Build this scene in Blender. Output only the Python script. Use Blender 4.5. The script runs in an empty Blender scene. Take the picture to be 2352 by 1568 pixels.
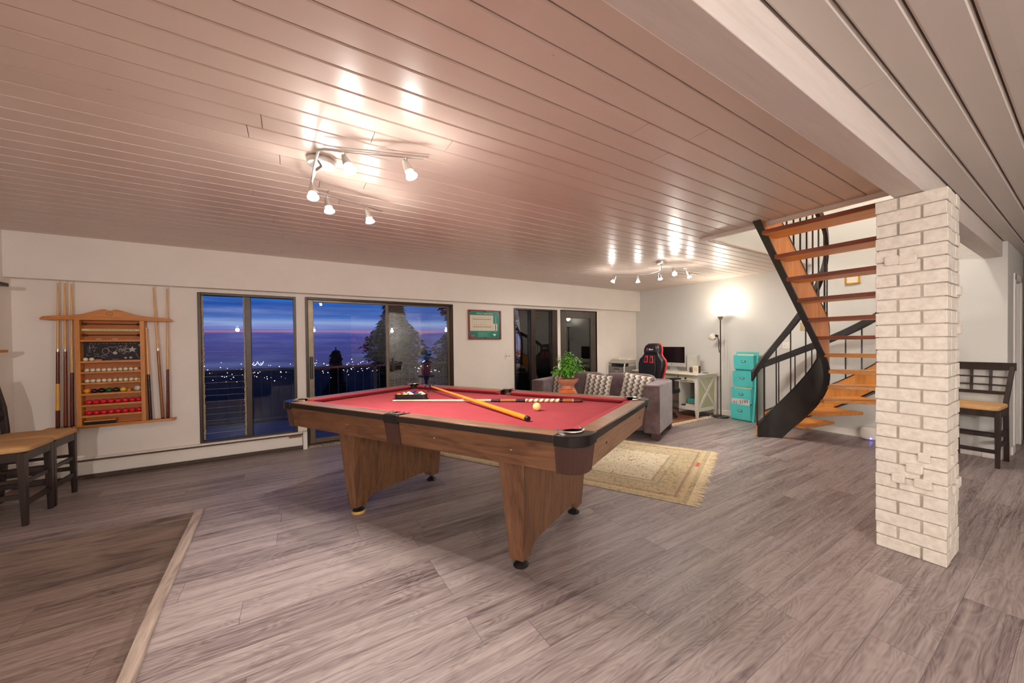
import bpy, bmesh, math, random
from mathutils import Vector, Matrix
random.seed(7)
PI = math.pi
S = bpy.context.scene
C = S.collection

# ------------------------------------------------------------------ camera
cam_d = bpy.data.cameras.new('camera'); cam = bpy.data.objects.new('camera', cam_d); C.objects.link(cam)
cam_d.sensor_width = 36; cam_d.lens = 36*855.1/2352
cam_d.shift_x = -(1238.1-1176)/2352; cam_d.shift_y = (796.5-784)/2352
cam_d.clip_start = .05; cam_d.clip_end = 3000
yaw, pitch, roll = math.radians(33.642), math.radians(-.683), math.radians(-.620)
fw = Vector((math.sin(yaw), math.cos(yaw), 0)); rt = Vector((math.cos(yaw), -math.sin(yaw), 0)); up = Vector((0, 0, 1))
f2 = fw*math.cos(pitch)+up*math.sin(pitch); u2 = up*math.cos(pitch)-fw*math.sin(pitch)
r3 = rt*math.cos(roll)+u2*math.sin(roll); u3 = u2*math.cos(roll)-rt*math.sin(roll)
M = Matrix((r3, u3, -f2)).transposed().to_4x4(); M.translation = (0, 0, 1.3)
cam.matrix_world = M
S.camera = cam

# ------------------------------------------------------------------ exposure
vs = S.view_settings
vs.view_transform = 'Standard'; vs.look = 'None'; vs.gamma = 1; vs.use_curve_mapping = False
vs.exposure = 1.42

# ------------------------------------------------------------------ node helpers
class NT:
    def __init__(s, tree): s.t = tree; s.n = tree.nodes; s.l = tree.links
    def new(s, typ, **kw):
        n = s.n.new(typ)
        for k, v in kw.items(): setattr(n, k, v)
        return n
    def put(s, sock, v):
        if hasattr(v, 'is_output') or isinstance(v, bpy.types.NodeSocket): s.l.new(v, sock)
        elif v is not None: sock.default_value = v
    def math(s, op, a, b=None, c=None, clamp=False):
        n = s.new('ShaderNodeMath', operation=op); n.use_clamp = clamp
        s.put(n.inputs[0], a)
        if b is not None: s.put(n.inputs[1], b)
        if c is not None: s.put(n.inputs[2], c)
        return n.outputs[0]
    def mix(s, f, a, b, bt='MIX'):
        n = s.new('ShaderNodeMix', data_type='RGBA', blend_type=bt)
        s.put(n.inputs[0], f); s.put(n.inputs[6], a); s.put(n.inputs[7], b)
        return n.outputs[2]
    def noise(s, vec, scale, detail=4, rough=.55, dist=0, out=0):
        n = s.new('ShaderNodeTexNoise'); s.put(n.inputs['Vector'], vec)
        n.inputs['Scale'].default_value = scale; n.inputs['Detail'].default_value = detail
        n.inputs['Roughness'].default_value = rough; n.inputs['Distortion'].default_value = dist
        return n.outputs[out]
    def ramp(s, f, stops, interp='LINEAR'):
        n = s.new('ShaderNodeValToRGB'); n.color_ramp.interpolation = interp
        e = n.color_ramp.elements
        while len(e) > 1: e.remove(e[-1])
        e[0].position = stops[0][0]; e[0].color = col(stops[0][1])
        for p, c in stops[1:]:
            x = e.new(p); x.color = col(c)
        s.put(n.inputs[0], f); return n.outputs[0]
    def scale(s, vec, sc):
        n = s.new('ShaderNodeMapping'); s.put(n.inputs[0], vec); n.inputs['Scale'].default_value = sc
        return n.outputs[0]
    def sep(s, v):
        n = s.new('ShaderNodeSeparateXYZ'); s.put(n.inputs[0], v); return n.outputs
    def comb(s, x, y, z):
        n = s.new('ShaderNodeCombineXYZ'); s.put(n.inputs[0], x); s.put(n.inputs[1], y); s.put(n.inputs[2], z); return n.outputs[0]
    def wn(s, v):
        n = s.new('ShaderNodeTexWhiteNoise', noise_dimensions='3D'); s.put(n.inputs[0], v); return n.outputs
    def bump(s, h, strength=.3, dist=.01):
        n = s.new('ShaderNodeBump'); n.inputs['Strength'].default_value = strength; n.inputs['Distance'].default_value = dist
        s.put(n.inputs['Height'], h); return n.outputs[0]

def lin(c):
    return tuple((v/12.92 if v <= .04045 else ((v+.055)/1.055)**2.4) for v in c)
def col(c):
    return tuple(c) if len(c) == 4 else tuple(c)+(1,)
def rgb(r, g, b):   # 0-255 sRGB -> linear
    return lin((r/255, g/255, b/255))

def base(name, color=(.5, .5, .5), rough=.5, metal=0, spec=.5, coat=0):
    m = bpy.data.materials.new(name); m.use_nodes = True
    t = NT(m.node_tree); b = t.n['Principled BSDF']
    b.inputs['Base Color'].default_value = col(color); b.inputs['Roughness'].default_value = rough
    b.inputs['Metallic'].default_value = metal; b.inputs['Specular IOR Level'].default_value = spec
    b.inputs['Coat Weight'].default_value = coat
    m.diffuse_color = col(color)
    return m, t, b
def coord(t, kind='Object'):
    return t.new('ShaderNodeTexCoord').outputs[kind]
def worldpos(t): return t.new('ShaderNodeNewGeometry').outputs['Position']

def mottled(name, color, rough=.5, amt=.12, sc=6, metal=0, spec=.5, bump=.0, bsc=60, coat=0):
    m, t, b = base(name, color, rough, metal, spec, coat)
    v = coord(t); n = t.noise(v, sc, 5)
    dark = tuple(x*(1-amt) for x in color); lt = tuple(min(1, x*(1+amt)) for x in color)
    t.put(b.inputs['Base Color'], t.ramp(n, [(.3, dark), (.7, lt)]))
    if bump: t.put(b.inputs['Normal'], t.bump(t.noise(v, bsc, 3), bump, .004))
    return m

def wood(name, c1, c2, axis=0, sc=1.0, rough=.4, streak=14, coat=0, spec=.5, tone=.6):
    m, t, b = base(name, c1, rough, 0, spec, coat)
    v = coord(t)
    k = [streak*sc]*3; k[axis] = 1.2*sc
    v1 = t.scale(v, k)
    n = t.noise(v1, 1.6, 8, .6, 1.2)
    k2 = [110*sc]*3; k2[axis] = 3*sc
    n2 = t.noise(t.scale(v, k2), 1, 3, .6)
    c = t.ramp(n, [(.32, c2), (.5, tuple(a*tone+b_*(1-tone) for a, b_ in zip(c1, c2))), (.68, c1)])
    c = t.mix(t.math('MULTIPLY', t.ramp(n2, [(.4, (0, 0, 0)), (.75, (1, 1, 1))]), .35), c, col(c2))
    t.put(b.inputs['Base Color'], c)
    t.put(b.inputs['Normal'], t.bump(n2, .12, .002))
    return m

def emis(name, color, strength):
    m = bpy.data.materials.new(name); m.use_nodes = True
    t = NT(m.node_tree); t.n.clear()
    e = t.new('ShaderNodeEmission'); e.inputs[0].default_value = col(color); e.inputs[1].default_value = strength
    o = t.new('ShaderNodeOutputMaterial'); t.l.new(e.outputs[0], o.inputs[0])
    return m
def glassmat(name, ior=1.5, tint=(1, 1, 1), rough=0.0):
    m = bpy.data.materials.new(name); m.use_nodes = True
    t = NT(m.node_tree); t.n.clear()
    tr = t.new('ShaderNodeBsdfTransparent'); tr.inputs[0].default_value = col(tint)
    gl = t.new('ShaderNodeBsdfGlossy'); gl.inputs['Roughness'].default_value = rough
    fr = t.new('ShaderNodeFresnel'); fr.inputs[0].default_value = ior
    mx = t.new('ShaderNodeMixShader'); o = t.new('ShaderNodeOutputMaterial')
    t.l.new(fr.outputs[0], mx.inputs[0]); t.l.new(tr.outputs[0], mx.inputs[1]); t.l.new(gl.outputs[0], mx.inputs[2])
    t.l.new(mx.outputs[0], o.inputs[0])
    return m

# ------------------------------------------------------------------ world: dusk sky
W = bpy.data.worlds.new('dusk'); S.world = W; W.use_nodes = True
t = NT(W.node_tree); t.n.clear()
d = coord(t, 'Generated'); sx, sy, sz = t.sep(d)
warp = t.noise(t.comb(t.math('MULTIPLY', sx, 1.2), t.math('MULTIPLY', sy, 1.2), t.math('MULTIPLY', sz, 26)), 1.8, 6, .6, .6)
h = t.math('ADD', sz, t.math('MULTIPLY', t.math('SUBTRACT', warp, .5), .034))
h = t.math('MULTIPLY', t.math('ADD', h, .10), 2.0)
skyc = t.ramp(h, [(.0, (.004, .006, .03)), (.09, (.008, .010, .05)), (.11, (.045, .05, .17)), (.2, (.045, .05, .22)), (.25, (.05, .06, .28)),
                  (.263, (.40, .16, .24)), (.274, (.10, .11, .40)), (.300, (.24, .34, .62)), (.325, (.04, .12, .42)), (.37, (.012, .07, .34)),
                  (.41, (.035, .17, .55)), (.46, (.008, .08, .38)), (.6, (.004, .04, .26)), (1., (.004, .03, .18))])
cl = t.noise(t.comb(t.math('MULTIPLY', sx, 2), t.math('MULTIPLY', sy, 2), t.math('MULTIPLY', sz, 34)), 2.3, 6, .6)
skyc = t.mix(t.math('MULTIPLY', t.ramp(cl, [(.48, (0, 0, 0)), (.75, (1, 1, 1))]), .22), skyc, (.25, .38, .75, 1))
bg = t.new('ShaderNodeBackground'); t.l.new(skyc, bg.inputs[0]); bg.inputs[1].default_value = 0.40
t.l.new(bg.outputs[0], t.new('ShaderNodeOutputWorld').inputs[0])

# ------------------------------------------------------------------ mesh builder
def TR(loc=(0, 0, 0), rz=0, rx=0, ry=0):
    return Matrix.Translation(loc) @ Matrix.Rotation(rz, 4, 'Z') @ Matrix.Rotation(ry, 4, 'Y') @ Matrix.Rotation(rx, 4, 'X')
class MB:
    def __init__(s): s.v = []; s.f = []
    def add(s, vs, fs, T=None):
        o = len(s.v)
        s.v += [tuple(T @ Vector(p)) if T else tuple(p) for p in vs]
        s.f += [tuple(i+o for i in f) for f in fs]
        return s
    def box(s, c, d, T=None, taper=None):
        x, y, z = (q/2 for q in d); tx, ty = taper or (1, 1)
        v = [(-x, -y, -z), (x, -y, -z), (x, y, -z), (-x, y, -z), (-x*tx, -y*ty, z), (x*tx, -y*ty, z), (x*tx, y*ty, z), (-x*tx, y*ty, z)]
        v = [(a+c[0], b+c[1], e+c[2]) for a, b, e in v]
        return s.add(v, [(3, 2, 1, 0), (4, 5, 6, 7), (0, 1, 5, 4), (1, 2, 6, 5), (2, 3, 7, 6), (3, 0, 4, 7)], T)
    def b2(s, a, b, T=None):   # box by corners
        lo = [min(p, q) for p, q in zip(a, b)]; hi = [max(p, q) for p, q in zip(a, b)]
        return s.box([(p+q)/2 for p, q in zip(lo, hi)], [q-p for p, q in zip(lo, hi)], T)
    def cyl(s, p, q, r, r2=None, n=16, caps=True, T=None):
        p = Vector(p); q = Vector(q); r2 = r if r2 is None else r2
        a = (q-p).normalized(); u = a.orthogonal().normalized(); w = a.cross(u)
        v = []
        for c, rr in ((p, r), (q, r2)):
            for i in range(n):
                an = 2*PI*i/n; v.append(tuple(c+(u*math.cos(an)+w*math.sin(an))*rr))
        f = [(i, (i+1) % n, n+(i+1) % n, n+i) for i in range(n)]
        if caps: f += [tuple(range(n))[::-1], tuple(range(n, 2*n))]
        return s.add(v, f, T)
    def tube(s, pts, r, n=10, closed=False, T=None, caps=True, ref=None):
        pts = [Vector(p) for p in pts]; m = len(pts); rs = r if isinstance(r, (list, tuple)) else [r]*m
        v = []; prev = None
        for i, p in enumerate(pts):
            a = pts[(i+1) % m] if (closed or i < m-1) else p; b = pts[i-1] if (closed or i > 0) else p
            tg = (a-b).normalized()
            if prev is None:
                u = (ref.cross(tg)).normalized() if ref else tg.orthogonal().normalized()
            else:
                u = (prev-tg*prev.dot(tg)); u = u.normalized() if u.length > 1e-6 else tg.orthogonal().normalized()
            prev = u; w = tg.cross(u)
            for k in range(n):
                an = 2*PI*k/n; v.append(tuple(p+(u*math.cos(an)+w*math.sin(an))*rs[i]))
        f = []
        for i in range(m if closed else m-1):
            j = (i+1) % m
            for k in range(n): f.append((i*n+k, i*n+(k+1) % n, j*n+(k+1) % n, j*n+k))
        if not closed and caps: f += [tuple(range(n))[::-1], tuple(range((m-1)*n, m*n))]
        return s.add(v, f, T)
    def sweep(s, frames, prof, closedprof=True, caps=True):   # frames: list of (origin, ux, uy); prof list of (a,b)
        n = len(prof); v = []
        for o, ux, uy in frames:
            for a, b in prof: v.append(tuple(Vector(o)+Vector(ux)*a+Vector(uy)*b))
        f = []
        for i in range(len(frames)-1):
            for k in range(n if closedprof else n-1):
                f.append((i*n+k, i*n+(k+1) % n, (i+1)*n+(k+1) % n, (i+1)*n+k))
        if caps: f += [tuple(range(n))[::-1], tuple(range((len(frames)-1)*n, len(frames)*n))]
        return s.add(v, f)
    def lathe(s, prof, c=(0, 0, 0), n=32, T=None, close=True):
        v = []; m = len(prof)
        for r, z in prof:
            for k in range(n):
                an = 2*PI*k/n; v.append((c[0]+r*math.cos(an), c[1]+r*math.sin(an), c[2]+z))
        f = []
        for i in range(m-1):
            for k in range(n): f.append((i*n+k, i*n+(k+1) % n, (i+1)*n+(k+1) % n, (i+1)*n+k))
        if close: f += [tuple(range(n))[::-1], tuple(range((m-1)*n, m*n))]
        return s.add(v, f, T)
    def prism(s, poly, a, b, plane='xy', T=None):
        n = len(poly)
        def P(u, w, h): return {'xy': (u, w, h), 'xz': (u, h, w), 'yz': (h, u, w)}[plane]
        v = [P(u, w, a) for u, w in poly]+[P(u, w, b) for u, w in poly]
        f = [tuple(range(n))[::-1], tuple(range(n, 2*n))]+[(i, (i+1) % n, n+(i+1) % n, n+i) for i in range(n)]
        return s.add(v, f, T)
    def sup(s, c, d, e=.5, n=20, T=None, e2=None):   # superellipsoid cushion
        e2 = e if e2 is None else e2
        sg = lambda x, p: math.copysign(abs(x)**p, x)
        v = []; m = n//2
        for i in range(m+1):
            la = -PI/2+PI*i/m
            for k in range(n):
                lo = 2*PI*k/n
                v.append((c[0]+d[0]/2*sg(math.cos(la), e2)*sg(math.cos(lo), e), c[1]+d[1]/2*sg(math.cos(la), e2)*sg(math.sin(lo), e), c[2]+d[2]/2*sg(math.sin(la), e2)))
        f = []
        for i in range(m):
            for k in range(n): f.append((i*n+k, i*n+(k+1) % n, (i+1)*n+(k+1) % n, (i+1)*n+k))
        return s.add(v, f, T)
    def ball(s, c, r, n=20, T=None): return s.sup(c, (2*r, 2*r, 2*r), 1, n, T)
    def build(s, name, mat, parent=None, smooth=True, bevel=0, seg=2, loc=None, rz=0):
        me = bpy.data.meshes.new(name); me.from_pydata(s.v, [], s.f)
        bm = bmesh.new(); bm.from_mesh(me); bmesh.ops.remove_doubles(bm, verts=bm.verts, dist=1e-6)
        bmesh.ops.recalc_face_normals(bm, faces=bm.faces); bm.to_mesh(me); bm.free()
        me.materials.append(mat)
        if smooth:
            me.polygons.foreach_set('use_smooth', [True]*len(me.polygons))
            me.set_sharp_from_angle(angle=math.radians(35))
        o = bpy.data.objects.new(name, me); C.objects.link(o)
        if parent: o.parent = parent
        if loc: o.location = loc
        if rz: o.rotation_euler[2] = rz
        if bevel:
            b = o.modifiers.new('bevel', 'BEVEL'); b.width = bevel; b.segments = seg; b.limit_method = 'ANGLE'; b.angle_limit = math.radians(40)
            b.harden_normals = False
        return o
def tag(o, label=None, cat=None, group=None, kind=None):
    if label: o['label'] = label
    if cat: o['category'] = cat
    if group: o['group'] = group
    if kind: o['kind'] = kind
    return o
def thing(name, label, cat, loc=(0, 0, 0), rz=0, group=None):
    o = bpy.data.objects.new(name, None); C.objects.link(o); o.empty_display_size = .1
    o.location = loc; o.rotation_euler = (0, 0, rz)
    return tag(o, label, cat, group)
def struct(o): o['kind'] = 'structure'; return o
def dup(root, loc=None, rz=None, label=None, group=None, rot=None):
    r = root.copy(); C.objects.link(r)
    if loc is not None: r.location = loc
    if rz is not None: r.rotation_euler = (0, 0, rz)
    if rot is not None: r.rotation_euler = rot
    if label: r['label'] = label
    if group: r['group'] = group
    for ch in list(root.children):
        c = ch.copy(); C.objects.link(c); c.parent = r
        for g in ch.children:
            e = g.copy(); C.objects.link(e); e.parent = c
    return r
def text(name, body, size, mat, parent, T, ext=.0006, align='CENTER', shear=0):
    cu = bpy.data.curves.new(name, 'FONT'); cu.body = body; cu.size = size; cu.extrude = ext
    cu.align_x = align; cu.align_y = 'CENTER'; cu.shear = shear; cu.resolution_u = 3
    tmp = bpy.data.objects.new(name+'_tmp', cu); C.objects.link(tmp)
    dg = bpy.context.evaluated_depsgraph_get(); dg.update()
    me = bpy.data.meshes.new_from_object(tmp.evaluated_get(dg))
    bpy.data.objects.remove(tmp)
    me.transform(T); me.materials.clear(); me.materials.append(mat); me.name = name
    o = bpy.data.objects.new(name, me); C.objects.link(o)
    if parent: o.parent = parent
    return o
def lamp(name, loc, power, color, r=.05, typ='POINT', rot=None, spot=None, size=None, blend=.5, parent=None):
    l = bpy.data.lights.new(name, typ); l.energy = power; l.color = color
    if typ in ('POINT', 'SPOT'): l.shadow_soft_size = r
    if typ == 'SPOT': l.spot_size = spot; l.spot_blend = blend
    if typ == 'AREA': l.size = size[0]; l.shape = 'RECTANGLE'; l.size_y = size[1]
    o = bpy.data.objects.new(name, l); C.objects.link(o); o.location = loc
    if rot is not None: o.rotation_euler = rot
    if parent: o.parent = parent
    return o
def aim(d): return Vector(d).to_track_quat('-Z', 'Y').to_euler()

# wall faces text / signs: matrices putting the XY text plane on a wall
def on_back(x, y, z): return Matrix.Translation((x, y, z)) @ Matrix.Rotation(PI/2, 4, 'X')           # faces -Y

# ------------------------------------------------------------------ materials
WARM = (1, .80, .60)
m_wall = mottled('wall_paint', rgb(238, 228, 217), .6, .03, 3, bump=.05, bsc=120)
m_wall_end = mottled('end_wall_paint', rgb(214, 211, 205), .55, .02, 3, bump=.04, bsc=120)
m_white = mottled('white_paint', rgb(236, 229, 218), .45, .03, 5)
m_dkframe = mottled('bronze_frame', rgb(62, 50, 42), .35, .15, 8, metal=.5)
m_alu = mottled('bronze_aluminium', rgb(120, 104, 84), .35, .12, 10, metal=.6)
m_glass = glassmat('window_glass', 1.30); m_glass2 = glassmat('fixed_glass', 1.95)
m_black = mottled('black_plastic', (.012, .011, .012), .35, .2, 20)
m_chrome, _, _ = base('chrome', (.75, .72, .68), .22, 1)
m_nickel, _, _ = base('brushed_nickel', (.55, .53, .50), .35, 1)
m_gold, _, _ = base('brass', (.75, .45, .12), .3, 1)
m_blackmetal, _, _ = base('black_metal', (.02, .017, .016), .38, .3)

def floor_mat(name, c_lt, c_dk, width=.185, length=1.25):
    m, t, b = base(name, c_lt, .38)
    p = worldpos(t); x, y, z = t.sep(p)
    yy = t.math('DIVIDE', y, width); row = t.math('FLOOR', yy)
    r1 = t.wn(t.comb(row, 3.3, 1.7))[0]
    xx = t.math('ADD', t.math('DIVIDE', x, length), t.math('MULTIPLY', r1, 7.3)); cidx = t.math('FLOOR', xx)
    rv, rc = t.wn(t.comb(row, cidx, 9.1))
    # grain coordinates shifted per plank
    gx = t.math('ADD', x, t.math('MULTIPLY', rv, 31)); gy = t.math('ADD', y, t.math('MULTIPLY', rv, 17))
    v1 = t.comb(t.math('MULTIPLY', gx, .6), t.math('MULTIPLY', gy, 10), 0)
    n1 = t.noise(v1, 1.7, 6, .62, .9)
    v2 = t.comb(t.math('MULTIPLY', gx, 2.6), t.math('MULTIPLY', gy, 60), 0)
    n2 = t.noise(v2, 1.5, 4, .6, .5)
    # cathedral grain lines: distance field in a warped noise
    v3 = t.comb(t.math('MULTIPLY', gx, 1.5), t.math('MULTIPLY', gy, 7.5), 0)
    n3 = t.noise(v3, 1.3, 2, .45, .5)
    lines = t.math('FRACT', t.math('MULTIPLY', n3, 17))
    lines = t.math('ABSOLUTE', t.math('SUBTRACT', lines, .5))
    k = t.math('ADD', t.math('ADD', .19, t.math('MULTIPLY', n1, .53)), t.math('MULTIPLY', t.math('SUBTRACT', n2, .5), .34))
    k = t.math('ADD', k, t.math('MULTIPLY', t.math('SUBTRACT', rv, .5), .09))
    k = t.math('ADD', k, t.math('MULTIPLY', t.math('SUBTRACT', lines, .25), .15))
    mid = tuple((a+b_)/2 for a, b_ in zip(c_lt, c_dk))
    c = t.ramp(k, [(.20, tuple(v*.7 for v in c_dk)), (.32, c_dk), (.42, mid), (.54, c_lt), (.70, tuple(min(1, v*1.22) for v in c_lt))])
    fy = t.math('FRACT', yy); fx = t.math('FRACT', xx)
    gap = t.math('MINIMUM', t.math('MULTIPLY', t.math('MINIMUM', fy, t.math('SUBTRACT', 1, fy)), width),
                 t.math('MULTIPLY', t.math('MINIMUM', fx, t.math('SUBTRACT', 1, fx)), length))
    g = t.math('LESS_THAN', gap, .0013)
    c = t.mix(t.math('MULTIPLY', g, .6), c, col(tuple(v*.35 for v in c_dk)))
    t.put(b.inputs['Base Color'], c)
    hgt = t.math('ADD', t.math('MULTIPLY', n2, .5), t.math('MULTIPLY', lines, .8))
    hgt = t.math('SUBTRACT', hgt, t.math('MULTIPLY', g, 2))
    t.put(b.inputs['Normal'], t.bump(hgt, .22, .0016))
    t.put(b.inputs['Roughness'], t.math('ADD', .30, t.math('MULTIPLY', n2, .22)))
    return m
m_floor = floor_mat('grey_oak_floor', rgb(168, 153, 149), rgb(104, 88, 87))
m_step = floor_mat('step_floor', rgb(158, 136, 126), rgb(98, 79, 72))
m_riser = wood('riser_wood', rgb(140, 116, 102), rgb(74, 58, 52), 0, 1, .5)
m_nose = wood('stair_nose', rgb(190, 172, 158), rgb(120, 98, 88), 1, 1, .4)

def board_mat(name, c, seed=0, rough=.33):
    m, t, b = base(name, c, rough)
    p = worldpos(t); x, y, z = t.sep(p)
    n = t.noise(t.comb(t.math('MULTIPLY', x, 1.3), t.math('MULTIPLY', y, 10), seed), 1.5, 4, .6)
    row = t.math('FLOOR', t.math('DIVIDE', t.math('SUBTRACT', y, .6945), .1335))
    rv = t.wn(t.comb(row, seed, 2))[0]
    cc = t.mix(t.math('MULTIPLY', t.math('ADD', t.math('MULTIPLY', n, .5), t.math('MULTIPLY', rv, .5)), .5), col(c), col(tuple(v*.82 for v in c)))
    # knots: sparse dark dots
    vo = t.new('ShaderNodeTexVoronoi'); vo.inputs['Scale'].default_value = 1.0
    t.put(vo.inputs['Vector'], t.comb(t.math('MULTIPLY', x, 3.2), t.math('MULTIPLY', y, 5.5), seed))
    kd = t.math('LESS_THAN', t.math('ADD', vo.outputs['Distance'], t.math('MULTIPLY', t.noise(p, 60, 2), .03)), .047)
    cc = t.mix(t.math('MULTIPLY', kd, .38), cc, col(tuple(v*.45 for v in c)))
    t.put(b.inputs['Base Color'], cc)
    t.put(b.inputs['Normal'], t.bump(t.math('ADD', n, t.math('MULTIPLY', t.noise(t.comb(t.math('MULTIPLY', x, 5), t.math('MULTIPLY', y, 70), 1), 1, 3), .35)), .12, .004))
    return m
m_ceil = board_mat('ceiling_boards', rgb(226, 206, 194))  # whitish paint tinted pink, standing in for light bounced off the floor
m_ceil2 = board_mat('ceiling_boards_right', rgb(206, 197, 188), 5, .45)
m_groove = mottled('board_groove', rgb(110, 88, 74), .8, .1, 9)
m_beam = wood('painted_beam', rgb(212, 200, 192), rgb(200, 187, 178), 0, .8, .5, tone=.7)

# ------------------------------------------------------------------ room shell
WY, EX, CZ = 5.60, 6.28, 2.37
FX0, FX1, FY0 = -2.16, 7.8, -3.2
# floor with the sunken corner cut out (pit: x<-0.6, y<3.93)
pit = [(-.645, 3.93), (-.60, 2.55), (-.565, 1.95), (-.50, -.6)]
fl = MB()
fl.prism([(FX0, 3.93), pit[0], pit[1], pit[2], pit[3], (-.50, FY0), (FX1, FY0), (FX1, WY+.12), (FX0, WY+.12)], -.06, 0)
struct(fl.build('floor', m_floor, smooth=False))
st = MB(); st.b2((FX0, FY0, -.40), (-.3, 3.95, -.32)); struct(st.build('floor_lower', m_step, smooth=False))
rs = MB(); rs.b2((FX0, 3.922, -.32), (-.645, 3.929, -.001)); struct(rs.build('trim_1', m_riser, smooth=False))
rs = MB(); rs.prism([(-.645, 3.93), (-.60, 2.55), (-.565, 1.95), (-.50, -.6), (-.50, FY0), (-.47, FY0), (-.47, -.6), (-.535, 1.95), (-.57, 2.55), (-.615, 3.93)], -.32, -.061)
struct(rs.build('trim_2', m_riser, smooth=False))
ns = MB()
ns.prism([(-.655, 3.94), (-.61, 2.55), (-.575, 1.95), (-.51, -.6), (-.445, -.6), (-.515, 1.95), (-.55, 2.55), (-.592, 3.94)], 0.0005, .012)
struct(ns.build('trim_3', m_nose, bevel=.005))

# ceiling left: boards along X with grooves, stair opening at x>3.6, .69<y<2.33
cb = MB(); bw = .1335; y0 = .6945
k = -0
yy = y0
while yy < WY-.1:
    a, b_ = yy+.002, min(yy+bw-.0035, WY)
    x1 = 3.60 if yy+bw/2 < 2.33 else FX1
    # random butt joints
    xs = [FX0]
    rr = random.Random(int(yy*1000)); x = FX0+rr.uniform(.8, 3.2)
    while x < x1-.4: xs.append(x); x += rr.uniform(2.2, 4.2)
    xs.append(x1)
    for i in range(len(xs)-1):
        # chamfered board: lower face narrower
        xa, xb = xs[i]+(.0015 if i else 0), xs[i+1]-(.0015 if i < len(xs)-2 else 0)
        cb.prism([(a, CZ+.02), (a, CZ+.004), (a+.005, CZ), (b_-.005, CZ), (b_, CZ+.004), (b_, CZ+.02)], xa, xb, 'yz')
    yy += bw
struct(cb.build('ceiling', m_ceil, smooth=False))
bk = MB(); bk.b2((FX0, y0-.02, CZ+.018), (3.60, WY+.1, CZ+.26)); bk.b2((3.60, 2.375, CZ+.018), (FX1, WY+.1, CZ+.26))
struct(bk.build('trim_4', m_groove, smooth=False))
# ceiling right (y<.57), slightly lower
CR = 2.312
cb = MB(); bw2 = .115; yy = .565-.005
while yy > FY0-.1:
    b_, a = yy-.002, yy-bw2+.004
    xs = [FX0]; rr = random.Random(int(yy*997)+9); x = FX0+rr.uniform(.8, 3.2)
    while x < FX1-.5: xs.append(x); x += rr.uniform(2.0, 4.0)
    xs.append(FX1)
    for i in range(len(xs)-1):
        xa, xb = xs[i]+(.001 if i else 0), xs[i+1]-.001
        cb.prism([(a, CR+.02), (a, CR+.007), (a+.008, CR), (b_-.008, CR), (b_, CR+.007), (b_, CR+.02)], xa, xb, 'yz')
    yy -= bw2
struct(cb.build('ceiling_right', m_ceil2, smooth=False))
bk = MB(); bk.b2((FX0, FY0, CR+.018), (FX1, .566, CR+.2)); struct(bk.build('trim_5', m_groove, smooth=False))
# beam
bm_ = MB(); bm_.b2((FX0, .565, 2.155), (EX+.02, .694, 2.60)); struct(bm_.build('ceiling_beam', m_beam, bevel=.004))
# stair-hole header trim
hd = MB(); hd.b2((3.595, .694, CZ-.035), (3.625, 2.335, CZ+.02)); struct(hd.build('trim_6', m_white, bevel=.003))
m_orange_edge = wood('fir_edge', rgb(200, 110, 50), rgb(150, 70, 26), 1)
hd = MB(); hd.b2((3.6255, .70, CZ-.02), (3.65, 2.33, CZ+.26)); struct(hd.build('trim_7', m_orange_edge))
hd = MB(); hd.b2((3.625, 2.326, CZ-.004), (EX, 2.336, CZ+.012)); struct(hd.build('trim_8', m_white))

# walls
wb = MB()   # window wall with openings
ops = [(-.87, .055, .20, 1.905), (.153, 2.114, 0, 1.91), (3.21, 4.134, 0, 1.90), (4.215, 5.124, 0, 1.91)]
xs = [FX0-.1]
for a, b_, z0, z1 in ops:
    wb.b2((xs[-1], WY, -.02), (a, WY+.16, 2.42)); 
    if z0 > 0: wb.b2((a, WY, -.02), (b_, WY+.16, z0))
    wb.b2((a, WY, z1), (b_, WY+.16, 2.42)); xs.append(b_)
wb.b2((xs[-1], WY, -.02), (FX1, WY+.16, 2.42))
struct(wb.build('wall_back', m_wall, smooth=False))
sf = MB(); sf.b2((FX0, 5.485, 1.948), (EX, WY, CZ+.004)); struct(sf.build('wall_soffit', m_wall, smooth=False))
wl = MB(); wl.b2((FX0-.12, FY0, -.40), (FX0, WY+.02, 2.42)); struct(wl.build('wall_left', m_wall, smooth=False))
we = MB(); we.b2((EX, .53, -.02), (EX+.1, WY, 5.0)); struct(we.build('wall_right', m_wall_end, smooth=False))
m_wdark = mottled('unlit_room_wall', rgb(52, 46, 48), .7, .05, 3)  # dark colour stands in for an unlit space mirrored in the windows
wf = MB(); wf.b2((FX0-.1, FY0-.1, -.4), (1.75, FY0, 2.42)); struct(wf.build('wall_front', m_wdark, smooth=False))
wf = MB(); wf.b2((1.75, FY0-.1, -.4), (FX1, FY0, 2.42)); struct(wf.build('wall_front', m_wall_end, smooth=False))
wh = MB()    # hallway wall, y=.53, with a cased opening
wh.b2((EX+.1, .53, -.02), (6.82, .65, 2.42)); wh.b2((6.82, .53, 1.95), (7.35, .65, 2.42)); wh.b2((7.35, .53, -.02), (FX1, .65, 2.42)); wh.b2((6.8, .64, 0), (7.4, .66, 2))
struct(wh.build('wall_hall', m_wall_end, smooth=False))
dc = MB(); dc.b2((6.75, .515, 0), (6.82, .53, 2.02)); dc.b2((7.35, .515, 0), (7.42, .53, 2.02)); dc.b2((6.75, .515, 1.95), (7.42, .53, 2.02))
struct(dc.build('trim_9', m_white, bevel=.003))
we2 = MB(); we2.b2((FX1, FY0, -.02), (FX1+.1, .65, 2.42)); struct(we2.build('wall_hall_end', m_wall_end, smooth=False))
m_brown_door = wood('dark_brown_door', rgb(84, 56, 44), rgb(50, 32, 26), 2)
d4 = MB(); d4.b2((7.74, -.45, .0), (7.795, .52, 2.30)); struct(d4.build('door_4', m_brown_door, bevel=.004))
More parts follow.
